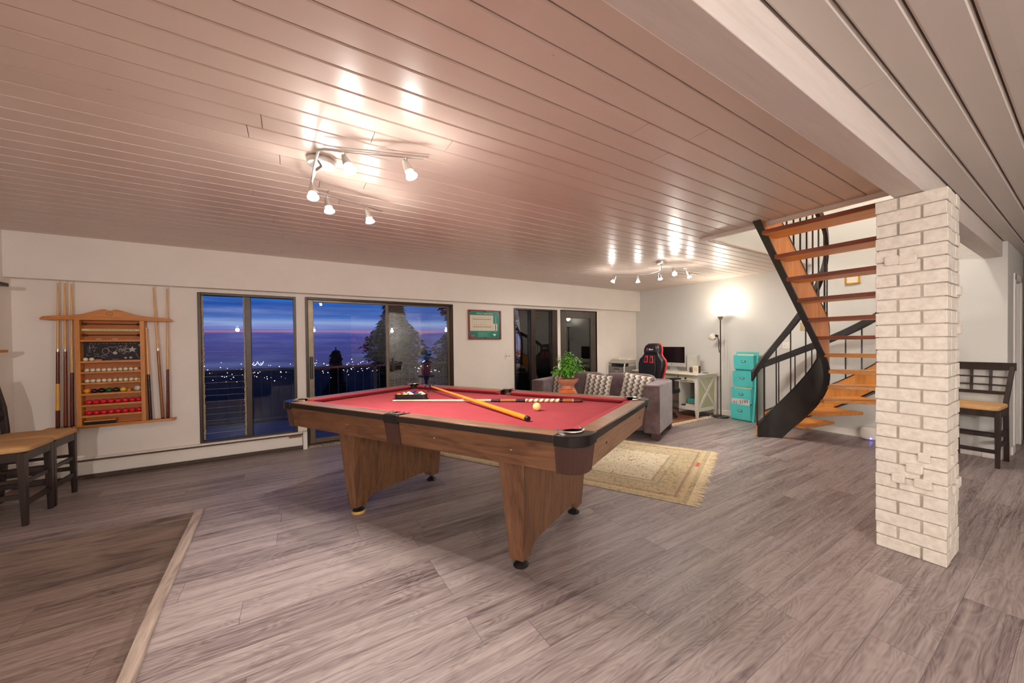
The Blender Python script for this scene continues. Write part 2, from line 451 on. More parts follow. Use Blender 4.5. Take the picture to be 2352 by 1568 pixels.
# stair shaft walls above ceiling
sh = MB(); sh.b2((3.64, 2.336, CZ+.0045), (EX, 2.372, 5.0)); sh.b2((2.3, .60, 2.60), (EX, .69, 5.0)); sh.b2((2.2, .60, 2.63), (2.3, 2.44, 5.0)); sh.b2((2.2, .6, 5.0), (EX+.1, 2.5, 5.1))
sh.b2((2.3, 2.345, 2.635), (3.64, 2.44, 5.0))
struct(sh.build('wall_stairwell', m_wall_end, smooth=False))
# baseboards
bb = MB(); bb.b2((EX-.014, .70, 0), (EX, WY, .085)); struct(bb.build('baseboard_right', m_white, bevel=.003))
bb = MB(); bb.b2((EX-.02, .515, 0), (EX+.06, .53, .11)); bb.b2((EX-.03, .515, 0), (EX, .70, .11)); bb.b2((6.6, .515, 0), (6.75, .53, .09)); struct(bb.build('baseboard_hall', m_white, bevel=.003))

# windows and doors in the window wall
def frame(a, b_, z0, z1, w, y0, y1, mb):
    mb.b2((a, y0, z0), (a+w, y1, z1)); mb.b2((b_-w, y0, z0), (b_, y1, z1))
    mb.b2((a+w, y0, z1-w), (b_-w, y1, z1)); mb.b2((a+w, y0, z0), (b_-w, y1, z0+w))
w1 = MB(); frame(-.87, .055, .20, 1.905, .028, 5.59, 5.70, w1); w1.b2((-.45, 5.592, .228), (-.395, 5.66, 1.877))
w1o = struct(w1.build('window_1', m_dkframe, bevel=.003))
g = MB(); g.b2((-.842, 5.655, .228), (-.45, 5.659, 1.877)); g.build('glass_pane', m_glass, w1o)
g = MB(); g.b2((-.395, 5.675, .228), (.027, 5.679, 1.877)); g.build('glass_pane', m_glass, w1o)
# pleated insect screen in the left sash: side fringes and thin cross cords
m_cream = mottled('cream_tape', rgb(190, 168, 130), .7, .3, 60)
pl = MB()
pz = .23
while pz < 1.87:
    for xx in (-.835, -.462):
        pl.box((xx+random.uniform(-.003, .003), 5.640, pz+.01), (.018+random.uniform(-.003, .003), .012, .018))
    pz += .021
pl.build('pleated_screen', m_cream, w1o)
m_cord = mottled('screen_cord', rgb(150, 150, 165), .6, .1, 30)
pl = MB(); 
for i in range(22): pl.b2((-.826, 5.638, .30+i*.072), (-.47, 5.640, .3022+i*.072))
pl.build('screen_cords', m_cord, w1o)

w2 = MB(); frame(.153, 2.114, .0, 1.91, .03, 5.59, 5.72, w2)
d1 = struct(w2.build('door_1', m_dkframe, bevel=.003))
sl = MB(); sl.b2((.183, 5.615, .03), (.243, 5.655, 1.88)); sl.b2((1.125, 5.615, .03), (1.155, 5.655, 1.88)); sl.b2((.243, 5.615, 1.855), (1.125, 5.655, 1.88)); sl.b2((.243, 5.615, .03), (1.125, 5.655, .085)); s1 = sl.build('sliding_panel', m_alu, d1, bevel=.003)
sl = MB(); sl.b2((1.13, 5.665, .03), (1.175, 5.705, 1.88)); sl.b2((2.05, 5.665, .03), (2.084, 5.705, 1.88)); sl.b2((1.175, 5.665, 1.86), (2.05, 5.705, 1.88)); sl.b2((1.175, 5.665, .03), (2.05, 5.705, .08)); s2 = sl.build('sliding_panel', m_alu, d1, bevel=.003)
g = MB(); g.b2((.243, 5.633, .085), (1.125, 5.637, 1.855)); g.build('glass_pane', m_glass, s1)
g = MB(); g.b2((1.175, 5.683, .08), (2.05, 5.687, 1.86)); g.build('glass_pane', m_glass2, s2)
hb = MB(); hb.b2((.20, 5.585, .88), (.225, 5.615, 1.13)); hb.b2((.195, 5.60, .86), (.23, 5.616, 1.15)); hb.build('door_handle', m_black, s1, bevel=.004)
hb = MB(); hb.b2((1.215, 5.655, .9), (1.235, 5.67, 1.10)); hb.build('door_handle', m_black, s2, bevel=.003)

w3 = MB(); frame(3.21, 4.134, 0, 1.90, .025, 5.585, 5.70, w3); w3.b2((3.555, 5.586, 0), (3.645, 5.68, 1.89)); w3.b2((4.02, 5.584, 0), (4.125, 5.68, 1.89))
d2 = struct(w3.build('door_2', m_dkframe, bevel=.003))
g = MB(); g.b2((3.235, 5.65, .025), (3.555, 5.654, 1.875)); g.build('glass_pane', m_glass2, d2)
g = MB(); g.b2((3.645, 5.65, .025), (4.02, 5.654, 1.875)); g.build('glass_pane', m_glass2, d2)
m_dkdoor = wood('espresso_door', rgb(88, 74, 64), rgb(60, 50, 44), 2, 1, .35)
d3m = MB(); frame(4.225, 5.10, 0.01, 1.895, .135, 5.60, 5.645, d3m); d3m.b2((4.36, 5.60, .01), (4.965, 5.645, .30))
d3 = struct(d3m.build('door_3', m_dkdoor, bevel=.004))
g = MB(); g.b2((4.36, 5.62, .30), (4.965, 5.625, 1.76)); g.build('glass_pane', m_glass2, d3)
jm = MB(); frame(4.215, 5.124, 0, 1.91, .01, 5.59, 5.66, jm); jm.build('door_frame', m_dkframe, d3)

# baseboard heater under window 1
ht = thing('baseboard_heater', 'long white baseboard heater under the two-pane window', 'heater', (-1.0, 5.6, 0))
hm = MB(); hm.prism([(0, .04), (-.11, .05), (-.12, .06), (-.12, .155), (-.095, .175), (0, .175)], -1.16, 1.10, 'yz'); hm.build('heater_cover', m_white, ht)
hm = MB(); hm.b2((-1.16, -.06, .002), (1.10, 0, .04)); hm.b2((-1.16, -.085, .02), (1.10, -.06, .04)); hm.build('fin_base', mottled('heater_base', rgb(90, 70, 52), .6), ht)
hm = MB(); hm.b2((-1.16, -.075, .176), (1.10, 0, .184)); hm.build('air_slot', mottled('heater_slot', rgb(96, 70, 52), .6), ht)
hm = MB(); hm.b2((-1.16, -.05, .187), (1.10, 0, .205)); hm.build('top_cap', m_white, ht)
hm = MB(); hm.b2((.96, -.124, .162), (1.09, -.09, .178)); hm.build('damper', mottled('copper_slot', rgb(150, 96, 62), .5), ht)
po = MB(); po.b2((.105, 5.47, 0), (.15, 5.598, .215)); struct(po.build('trim_10', m_white, bevel=.002))
po = MB(); po.b2((.16, 5.50, 0), (2.11, 5.585, .018)); struct(po.build('trim_11', m_nose, bevel=.003))

# ------------------------------------------------------------------ outside
deckm = wood('deck_boards', rgb(120, 122, 140), rgb(84, 86, 104), 0, 1, .8)
dk = MB(); dk.b2((-6, 5.76, -.16), (9, 8.3, -.08)); struct(dk.build('deck', deckm))
m_rld = mottled('grey_railing', rgb(48, 46, 58), .5)
rl = thing('deck_railing', 'slim grey deck railing with thin vertical balusters beyond the sliding door', 'railing', (0, 8.2, -.08))
r_ = MB(); r_.b2((-6, -.03, .93), (9, .03, .97)); r_.build('top_rail', m_rld, rl, bevel=.004)
r_ = MB(); r_.b2((-6, -.015, .06), (9, .015, .09)); r_.build('bottom_rail', m_rld, rl)
for i in range(60):
    r_ = MB(); r_.cyl((-3+i*.15, 0, .09), (-3+i*.15, 0, .93), .008, n=6); r_.build('baluster', m_rld, rl)
for x in (-6, -3.075, 1.42, 5.9):
    r_ = MB(); r_.box((x, 0, .49), (.06, .06, .98)); r_.build('post', m_rld, rl)
m_leafdark = mottled('fir_foliage', (.010, .014, .012), .9, .4, 8)
m_bark = mottled('fir_bark', (.02, .014, .01), .9, .3, 8)
def conifer(x, y, z0, h, r, label, seed):
    rr = random.Random(seed)
    tr = thing('fir_tree', label, 'tree', (x, y, z0), group=None)
    mb = MB(); mb.cyl((0, 0, 0), (0, 0, h), h*.018, .02, 8); mb.build('trunk', m_bark, tr)
    mb = MB()
    for i in range(9000):
        q = rr.random()**.8; z = h*(.08+.9*q); R = r*(1-q)**.7*(.75+.35*math.sin(z*2.6+seed))+.05
        a = rr.uniform(0, 2*PI); rad = R*rr.uniform(.25, 1.0)
        c = Vector((rad*math.cos(a), rad*math.sin(a), z-rad*.28)); s_ = h*rr.uniform(.008, .016)
        T = Matrix.Translation(c) @ Matrix.Rotation(rr.uniform(0, PI), 4, 'Z') @ Matrix.Rotation(rr.uniform(-1, 1), 4, 'X')
        mb.add([(-s_, 0, 0), (0, -s_*.45, s_*.2), (s_*1.3, 0, -s_*.5), (0, s_*.45, s_*.3)], [(0, 1, 2, 3)], T)
    mb.build('foliage', m_leafdark, tr, smooth=False)
conifer(3.3, 15, -6.0, 10.5, 2.4, 'tall dark conifer filling the sky behind the sliding door', 1)
conifer(6.9, 17.5, -6.0, 11.5, 2.7, 'dark conifer behind the fixed door panel, right of the tallest', 2)
conifer(1.75, 20, -8.0, 9.2, 1.7, 'lower dark conifer beyond the deck, left of the tallest', 3)
conifer(10.4, 16, -6.0, 11.0, 3.0, 'dark conifer outside the glass doors by the corner', 4)
m_sea, tt, bb_ = base('dark_water', (.004, .006, .02), .7, 0, .05)
se = MB(); se.b2((-600, 60, -42), (600, 810, -40)); struct(se.build('water', m_sea))
m_city = emis('city_glow', (1, .82, .6), 4.5)
ct = MB(); rr = random.Random(5)
for i in range(420):
    y = 500+rr.random()**2*380; x = rr.uniform(-.45, .75)*y*.9; s_ = y*.0007*rr.uniform(.6, 1.7)
    ct.box((x, y, -39+rr.uniform(0, 14)), (s_, s_, s_))
tag(ct.build('city_lights', m_city), 'scattered warm city lights across the dark water', 'lights', kind='stuff')
m_bridge = emis('bridge_bulbs', (.65, .82, 1), 6)
bd = MB()
for s0, (cx, w_) in enumerate(((-53, 8), (-44.5, 8))):
    for i in range(12):
        u = i/11*2-1; bd.box((cx+u*w_/2, 800, -32.5+5.5*u*u), (.55, .55, .55))
tag(bd.build('bridge_lights', m_bridge), 'string of pale lights outlining a suspension bridge far away', 'lights', kind='stuff')


# ------------------------------------------------------------------ brick column
m_brick, t, b = base('painted_brick', rgb(222, 212, 198), .6)
v = coord(t); n = t.noise(v, 26, 5, .6)
t.put(b.inputs['Base Color'], t.ramp(n, [(.3, rgb(206, 195, 182)), (.7, rgb(230, 221, 208))]))
t.put(b.inputs['Normal'], t.bump(t.math('ADD', n, t.math('MULTIPLY', t.noise(v, 9, 3), 1.4)), .35, .006))
m_mortar = mottled('painted_mortar', rgb(196, 185, 173), .8, .12, 30, bump=.3)
cx0, cx1, cy0, cy1 = 3.06, 3.375, .468, .776
col_ = thing('brick_column', 'white painted brick column holding up the ceiling beam', 'column', ((cx0+cx1)/2, (cy0+cy1)/2, 0))
mx_, my_ = (cx0+cx1)/2, (cy0+cy1)/2
cm = MB(); cm.b2((cx0+.013-mx_, cy0+.013-my_, 0), (cx1-.013-mx_, cy1-.013-my_, 2.153)); cm.build('mortar', m_mortar, col_)
cm = MB(); rr = random.Random(3); nco = 28; ch = 2.153/nco
X0, X1, Y0, Y1 = cx0-mx_, cx1-mx_, cy0-my_, cy1-my_
for i in range(nco):
    z0, z1 = i*ch+.0025, (i+1)*ch-.003
    j = lambda: rr.uniform(-.003, .003)
    def brick(xa, xb, ya, yb):
        t_ = TR(((xa+xb)/2, (ya+yb)/2, (z0+z1)/2), rr.uniform(-.012, .012), rr.uniform(-.012, .012), rr.uniform(-.01, .01))
        cm.box((0, 0, 0), (xb-xa, yb-ya, z1-z0), t_)
    w = .098
    if i % 2 == 0:
        brick(X0+j(), X0+w, Y0+j(), Y0+.098); brick(X0+j(), X0+w, Y0+.110, Y1+j())
        brick(X1-w, X1+j(), Y0+j(), Y0+.205); brick(X1-w, X1+j(), Y0+.217, Y1+j())
        brick(X0+w+.010, X1-w-.010, Y0+j(), Y0+w); brick(X0+w+.010, X1-w-.010, Y1-w, Y1+j())
    else:
        brick(X0+j(), X0+w, Y0+j(), Y0+.200); brick(X0+j(), X0+w, Y0+.212, Y1+j())
        brick(X1-w, X1+j(), Y0+j(), Y0+.098); brick(X1-w, X1+j(), Y0+.110, Y1+j())
        brick(X0+w+.006, X1-w-.006, Y0+j(), Y0+w); brick(X0+w+.006, X1-w-.006, Y1-w, Y1+j())
cm.build('brickwork', m_brick, col_, smooth=False, bevel=.003, seg=1)
cm = MB()   # clinker lumps standing proud
for (z, y, s_) in ((1.77, .63, .055), (1.775, .70, .045), (.605, .56, .035), (.53, .60, .05), (.45, .565, .05), (.455, .67, .04)):
    cm.sup((X0-.004, y-my_, z), (.022, s_*1.5, .058), .3, 10)
for (z, x, s_) in ((1.58, 3.32, .05), (1.35, 3.33, .05), (.60, 3.16, .06), (.44, 3.30, .07), (.42, 3.2, .05)):
    cm.sup((x-mx_, Y0-.004, z), (s_*1.4, .026, .058), .3, 10)
cm.build('clinker_lump', m_brick, col_, smooth=False)

# ------------------------------------------------------------------ staircase
m_fir = wood('fir_tread', rgb(228, 160, 84), rgb(194, 120, 54), 1, 1, .35)
m_firv = wood('fir_stringer', rgb(226, 162, 88), rgb(200, 128, 60), 2, 1, .35)
m_firedge = wood('fir_nosing', rgb(160, 82, 46), rgb(116, 54, 30), 1, 1.5, .45)
m_blk = mottled('black_lacquer', (.018, .014, .013), .3, .3, 5, bump=.06, bsc=20)
m_rail = mottled('black_handrail', (.022, .018, .017), .42, .3, 12, bump=.08, bsc=40)
sc_ = thing('curved_staircase', 'open-tread wooden staircase curving up beside the end wall on black stringers', 'staircase', (0, 0, 0))
sc_c = Vector((4.965, 2.16)); RI, RO = .46, 1.15
XT = 3.46
def path(r, u):     # u>=0: arc parameter in degrees from -90 upward (descending); u<0: straight, metres towards -x
    if u >= 0:
        a = math.radians(-90+u); p = sc_c+Vector((math.cos(a), math.sin(a)))*r
        return Vector((p.x, p.y, 0)), Vector((-math.sin(a), math.cos(a), 0))
    return Vector((sc_c.x+u, sc_c.y-r+(.20*u if r > .8 else 0), 0)), Vector((1, 0, 0))
def ztop(u):
    return 1.575-.00968*u if u >= 0 else 1.575-.806*u
def zbot(u, dep): 
    return max(0.0, ztop(u)-dep) if u >= 0 else 1.575-dep-.86*u
def stringer(name, r, dep, umax, inner, uz, zt, zb):
    us = [uu for uu in [-(sc_c.x-XT)+k*.05 for k in range(int((sc_c.x-XT)/.05)+1)] if uu < -.02]+[k*3 for k in range(int(umax/3)+1)]
    th = .045
    face = [MB(), MB()]
    for side in (0, 1):
        vs_, fs_ = [], []
        for i, u in enumerate(us):
            ra, rb = (r-th/2, r) if side == 0 else (r, r+th/2)
            pa, _ = path(ra, u); pb, _ = path(rb, u)
            a, b_ = zb(u), zt(u)
            vs_ += [(pa.x, pa.y, a), (pb.x, pb.y, a), (pb.x, pb.y, b_), (pa.x, pa.y, b_)]
        for i in range(len(us)-1):
            for k in range(4): fs_.append((i*4+k, i*4+(k+1) % 4, (i+1)*4+(k+1) % 4, (i+1)*4+k))
        fs_ += [(3, 2, 1, 0), tuple(len(us)*4-4+k for k in range(4))]
        face[side].add(vs_, fs_)
    # inner stringer: treads are outside (side 1); outer stringer: treads are inside (side 0)
    face[1 if inner else 0].build(name, m_firv, sc_)
    # black cladding side plus black bottom and top edging
    o = face[0 if inner else 1].build(name, m_blk, sc_); o['label'] = 'black lacquered outer face of the stringer'
    eb = MB()
    for zf, dz in ((zb, -.028), (zt, .006)):
        fr = []
        for u in us:
            p, tg = path(r, u); nrm = Vector((tg.y, -tg.x, 0)); z = zf(u)
            fr.append((p+Vector((0, 0, z)), nrm, Vector((0, 0, 1))))
        if dz < 0: eb.sweep(fr, [(-.032, dz+.02), (.030, dz+.02), (.030, .012), (-.032, .012)])
        else: eb.sweep(fr, [(-.027, -.004), (.027, -.004), (.027, dz), (-.027, dz)])
    eb.build('stringer_edging', m_blk, sc_)
    return us
us_i = stringer('inner_stringer', RI, .5, 149, True, None, ztop, lambda u: (max(.0, ztop(u)-.5) if u >= 0 else 1.075-.875*u))
zto = lambda u: (max(.12, .60-.0111*(u-90)) if u >= 0 else 1.6-.806*u)
us_o = stringer('outer_stringer', RO, .33, 124, False, None, zto, lambda u: (max(0, zto(u)-.33-.0*u) if u >= 0 else 1.27-.85*u))
# treads
def tread(poly, z):
    mb = MB(); mb.prism(poly, z-.038, z); o = mb.build('tread', m_fir, sc_, bevel=.003)
    return o
rise, run = .19, .235
zt6 = 2.284-5*rise
for k in range(0, 6):
    x = sc_c.x-.0+(-(5-k)*run)      # front edge x (lower side is +x... nose faces down the flight)
    xa, xb = x-.245+.02, x+.035
    ya, yb = sc_c.y-RO+.022+.20*(x-.15-sc_c.x), sc_c.y-RI-.022
    z = 2.284-k*rise
    o = tread([(xa-.03, ya), (xb-.03, ya), (xb-.03, yb), (xa-.03, yb)], z)
    e = MB(); e.b2((xa-.034, ya, z-.037), (xa-.0301, yb, z-.002)); q = e.build('rear_edge', m_firedge, o)
    e = MB(); e.b2((xb-.03, ya, z-.037), (xb-.026, yb, z-.002)); q = e.build('nosing', m_firedge, o)
nos = [14, 31, 48, 66, 84, 102]     # winder nosings (degrees along the arc), descending
for k, u in enumerate(nos):
    z = zt6-(k+1)*rise
    u0 = u-22
    p0, _ = path(RI+.022, max(u0, -.0)) ; pts = []
    for uu in (u0, (u0+u)/2, u): pts.append(path(RO-.022, uu if uu >= 0 else uu*.012)[0])
    ins = [path(RI+.022, uu if uu >= 0 else uu*.008)[0] for uu in (u, (u0+u)/2, u0)]
    poly = [(p.x, p.y) for p in pts+ins]
    tread(poly, z)
# handrails: wide flat black bands
def rail(r, us, zf, name, h=.13, w=.04):
    fr = []
    for u in us:
        p, tg = path(r, u); nrm = Vector((tg.y, -tg.x, 0)); z = zf(u)
        fr.append((p+Vector((0, 0, z)), nrm, Vector((0, 0, 1))))
    mb = MB(); mb.sweep(fr, [(-w/2, -h/2), (w/2, -h/2), (w/2, h/2), (-w/2, h/2)])
    return mb.build(name, m_rail, sc_, bevel=.006)
zri = lambda u: 1.555-.0113*(u-90) if u >= 0 else 2.572-.806*u
zro = lambda u: 1.24-.0092*(u-90) if u >= 0 else 2.068-.75*u
rail(RI, [-1.5+.1*k for k in range(15)]+[k*3 for k in range(0, 53)], zri, 'handrail')
rail(RO, [-1.5+.1*k for k in range(15)]+[k*3 for k in range(0, 43)], zro, 'handrail', .10)
def baluster(r, u, zt, zr):
    p, _ = path(r, u); mb = MB(); mb.cyl((p.x, p.y, zt(u)), (p.x, p.y, zr(u)-.04), .0085, n=8); mb.build('baluster', m_blk, sc_)
for u in [-1.35, -1.2, -1.05, -.9, -.75, -.6, -.45, -.3, -.15]+[0, 18, 36, 56, 76, 98, 118, 136, 147]: baluster(RI, u, ztop, zri)
for u in [-1.3, -1.1, -.9, -.7, -.5, -.3, -.1]+[4, 14, 24, 34, 44, 54, 64, 74, 84, 94, 104, 114, 123]: baluster(RO, u, zto, zro)

# ------------------------------------------------------------------ pool table
TC = (1.0977, 2.6997); TA = math.radians(-62.506)
m_wal = wood('walnut_veneer', rgb(134, 92, 62), rgb(78, 50, 34), 0, 1.4, .38, 10)
m_walv = wood('walnut_veneer_vertical', rgb(140, 98, 68), rgb(88, 58, 40), 2, 1.4, .4, 12)
m_walrail = wood('walnut_rail', rgb(158, 120, 92), rgb(112, 80, 58), 0, 1.2, .28, 12)
m_cloth, t, b = base('red_cloth', rgb(166, 72, 78), .95, 0, .05)
v = coord(t); nn = t.noise(v, 7, 5); n2 = t.noise(v, 420, 2)
t.put(b.inputs['Base Color'], t.mix(n2, t.ramp(nn, [(.3, rgb(157, 66, 72)), (.7, rgb(175, 79, 85))]), col(rgb(166, 72, 78))))
t.put(b.inputs['Normal'], t.bump(n2, .15, .001))
m_cast = mottled('dark_bronze_cap', rgb(26, 20, 20), .24, .2, 10, metal=.2)
m_ribb, t, b = base('ribbed_brown', rgb(70, 42, 34), .5)
m_liner = mottled('pocket_liner', rgb(124, 98, 70), .5, .2, 40)
m_hole, _, _ = base('pocket_dark', rgb(112, 34, 40), .9)
pt = thing('pool_table', 'walnut pool table with red cloth on two wide pedestal legs', 'pool table', (TC[0], TC[1], 0), TA)
L, Wd, ZT, ZB = 1.26, .675, .868, .83
RW = .095
# skirt boards (aprons): slanted inwards
def apron(name, pts):
    mb = MB(); mb.add(pts, [(0, 1, 2, 3), (7, 6, 5, 4), (0, 4, 5, 1), (1, 5, 6, 2), (2, 6, 7, 3), (3, 7, 4, 0)]); return mb.build(name, m_wal, pt)
zs, zb_ = .838, .688; ins = .028; th = .022
for s in (-1, 1):
    x0, x1 = -L+.12, L-.12
    yo, yi = s*(Wd-.004), s*(Wd-ins)
    apron('side_apron', [(x0, yi, zb_), (x1, yi, zb_), (x1, yo, zs), (x0, yo, zs), (x0, yi-s*th, zb_), (x1, yi-s*th, zb_), (x1, yo-s*th, zs), (x0, yo-s*th, zs)])
m_walend = wood('walnut_veneer_end', rgb(158, 118, 88), rgb(112, 78, 56), 1, 1.4, .38, 10)
for s in (-1, 1):
    y0_, y1_ = -Wd+.12, Wd-.12
    xo, xi = s*(L-.004), s*(L-ins)
    o = apron('end_apron', [(xi, y0_, zb_), (xi, y1_, zb_), (xo, y1_, zs), (xo, y0_, zs), (xi-s*th, y0_, zb_), (xi-s*th, y1_, zb_), (xo-s*th, y1_, zs), (xo-s*th, y0_, zs)])
    o.data.materials.clear(); o.data.materials.append(m_walend)
mb = MB(); mb.b2((-L+.06, -Wd+.06, zb_-.004), (L-.06, Wd-.06, zb_+.02)); mb.build('slate_underside', m_wal, pt)
mb = MB(); mb.b2((-L+.10, -Wd+.10, .80), (L-.10, Wd-.10, ZB)); mb.build('bed_cloth', m_cloth, pt)
# wooden rails and dark outer trim, cushions
def railseg(a, b_, ax):   # ax 0: along x at y side sgn ; returns boxes
    pass
m_trim = mottled('dark_rail_trim', rgb(34, 23, 19), .22, .2, 10)
for s in (-1, 1):
    for (xa, xb) in ((-L+.15, -.062), (.062, L-.15)):
        mb = MB(); mb.prism([(s*(Wd-.004), ZT), (s*(Wd-RW), ZT), (s*(Wd-RW), ZB), (s*(Wd-.004), ZB)], xa, xb, 'yz'); mb.build('wood_rail', m_walrail, pt, bevel=.002)
        mb = MB(); mb.b2((xa, s*(Wd+.004), ZT-.038), (xb, s*(Wd-.006), ZT-.003)); mb.build('rail_trim', m_trim, pt, bevel=.003)
        mb = MB()
        e0, e1 = (.03, .02) if xa < 0 else (.02, .03)
        yy0, yy1 = s*(Wd-RW), s*(Wd-RW-.05)
        prof = lambda x, k: [(x+(0 if k == 0 else 0), yy0, ZT-.002)]
        vs_ = []
        for (x, dx) in ((xa-.0, e0), (xb+.0, -e1)):
            vs_ += [(x, yy0, ZT-.001), (x+dx, yy1, ZT-.006), (x+dx, yy1+s*.006, ZT-.016), (x, yy0, ZB-.002)]
        mb.add(vs_, [(0, 1, 2, 3), (7, 6, 5, 4)]+[(k, (k+1) % 4, 4+(k+1) % 4, 4+k) for k in range(4)])
        mb.build('cushion', m_cloth, pt, bevel=.002)
    ya, yb = -Wd+.15, Wd-.15
    mb = MB(); mb.prism([(s*(L-.004), ZT), (s*(L-RW), ZT), (s*(L-RW), ZB), (s*(L-.004), ZB)], ya, yb, 'xz'); mb.build('wood_rail', m_walrail, pt, bevel=.002)
    mb = MB(); mb.b2((s*(L+.004), ya, ZT-.038), (s*(L-.006), yb, ZT-.003)); mb.build('rail_trim', m_trim, pt, bevel=.003)
    mb = MB(); x0_, x1_ = s*(L-RW), s*(L-RW-.05); vs_ = []
    for (y, dy) in ((ya, .03), (yb, -.03)):
        vs_ += [(x0_, y, ZT-.001), (x1_, y+dy, ZT-.006), (x1_+s*.006, y+dy, ZT-.016), (x0_, y, ZB-.002)]
    mb.add(vs_, [(0, 1, 2, 3), (7, 6, 5, 4)]+[(k, (k+1) % 4, 4+(k+1) % 4, 4+k) for k in range(4)])
    mb.build('cushion', m_cloth, pt, bevel=.002)
# corner pieces
def rr_corner(sx, sy, ext, r, off, n=12):     # outline in table coordinates, outer rounded corner, 'off' inset
    cx, cy = L-off-r, Wd-off-r
    pts = [(L-off, Wd-ext)]+[(cx+r*math.cos(a), cy+r*math.sin(a)) for a in [PI/2*i/n for i in range(n+1)]]+[(L-ext, Wd-off)]
    return pts
for sx in (-1, 1):
    for sy in (-1, 1):
        f = lambda P: [(sx*x, sy*y) for x, y in P]
        hc = (L-.115, Wd-.115); hr = .058
        arc = [(hc[0]+hr*math.cos(a), hc[1]+hr*math.sin(a)) for a in [math.radians(135-i*180/14) for i in range(15)]]
        # cap plate with pocket cut (outer outline then back along the pocket arc)
        outer = rr_corner(sx, sy, .15, .10, -.006)
        poly = outer+[(L-.15, Wd-.098)]+arc[:]+[(L-.098, Wd-.15)]
        mb = MB(); mb.prism(f(poly), ZT-.05, ZT+.002); mb.build('corner_cap', m_cast, pt, bevel=.003)
        # ribbed skirt
        n = 60; mb = MB(); top = []; bot = []
        P0 = rr_corner(sx, sy, .15, .11, .004, 40); P1 = rr_corner(sx, sy, .15, .09, ins-.006, 40)
        def resamp(P, m):
            d = [0]
            for i in range(len(P)-1): d.append(d[-1]+math.dist(P[i], P[i+1]))
            out = []
            for k in range(m):
                t_ = d[-1]*k/(m-1); i = 0
                while i < len(P)-2 and d[i+1] < t_: i += 1
                q = (t_-d[i])/max(1e-9, d[i+1]-d[i]); out.append((P[i][0]+(P[i+1][0]-P[i][0])*q, P[i][1]+(P[i+1][1]-P[i][1])*q))
            return out
        m_ = 141; A = resamp(P0, m_); B = resamp(P1, m_); cc = (L-.13, Wd-.13)
        def push(P, k, amt):
            dx, dy = P[0]-cc[0], P[1]-cc[1]; l_ = math.hypot(dx, dy); return (P[0]+dx/l_*amt, P[1]+dy/l_*amt)
        vs_ = []; 
        for k in range(m_):
            a = push(A[k], k, -.0016 if k % 4 >= 2 else 0); b_ = push(B[k], k, -.0016 if k % 4 >= 2 else 0)
            vs_ += [(sx*a[0], sy*a[1], ZT-.05), (sx*b_[0], sy*b_[1], zb_-.006)]
        fs_ = [(2*k, 2*k+1, 2*k+3, 2*k+2) for k in range(m_-1)]
        o_ = len(vs_); vs_ += [(sx*(L-.15), sy*(Wd-.15), ZT-.05), (sx*(L-.15), sy*(Wd-.15), zb_-.006)]
        fs_ += [tuple([2*k+1 for k in range(m_)]+[o_+1])]
        fs_ += [(0, 1, o_+1, o_), (2*m_-2, 2*m_-1, o_+1, o_)]
        mb.add(vs_, fs_); mb.build('ribbed_corner', m_ribb, pt, smooth=False)
        # chrome C ring
        arc2 = [math.radians(160-i*230/18) for i in range(19)]
        ring = [(sx*(hc[0]+(hr+.004)*math.cos(a)), sy*(hc[1]+(hr+.004)*math.sin(a)), ZT+.006) for a in arc2]
        mb = MB(); mb.tube(ring, .0062, 8); mb.build('pocket_ring', m_chrome, pt)
        # liner and hole
        mb = MB(); arc3 = [math.radians(140-i*190/20) for i in range(21)]; vs_ = []
        for a in arc3:
            for rr_, z in ((hr, ZT+.010), (hr, .80)): vs_.append((sx*(hc[0]+rr_*math.cos(a)), sy*(hc[1]+rr_*math.sin(a)), z))
        mb.add(vs_, [(2*k, 2*k+1, 2*k+3, 2*k+2) for k in range(20)]); mb.build('pocket_liner', m_liner, pt)
        mb = MB(); mb.lathe([(.036, .8308), (.036, .832)], (sx*(hc[0]+.014), sy*(hc[1]+.014), 0), 24); mb.build('pocket_hole', m_hole, pt)
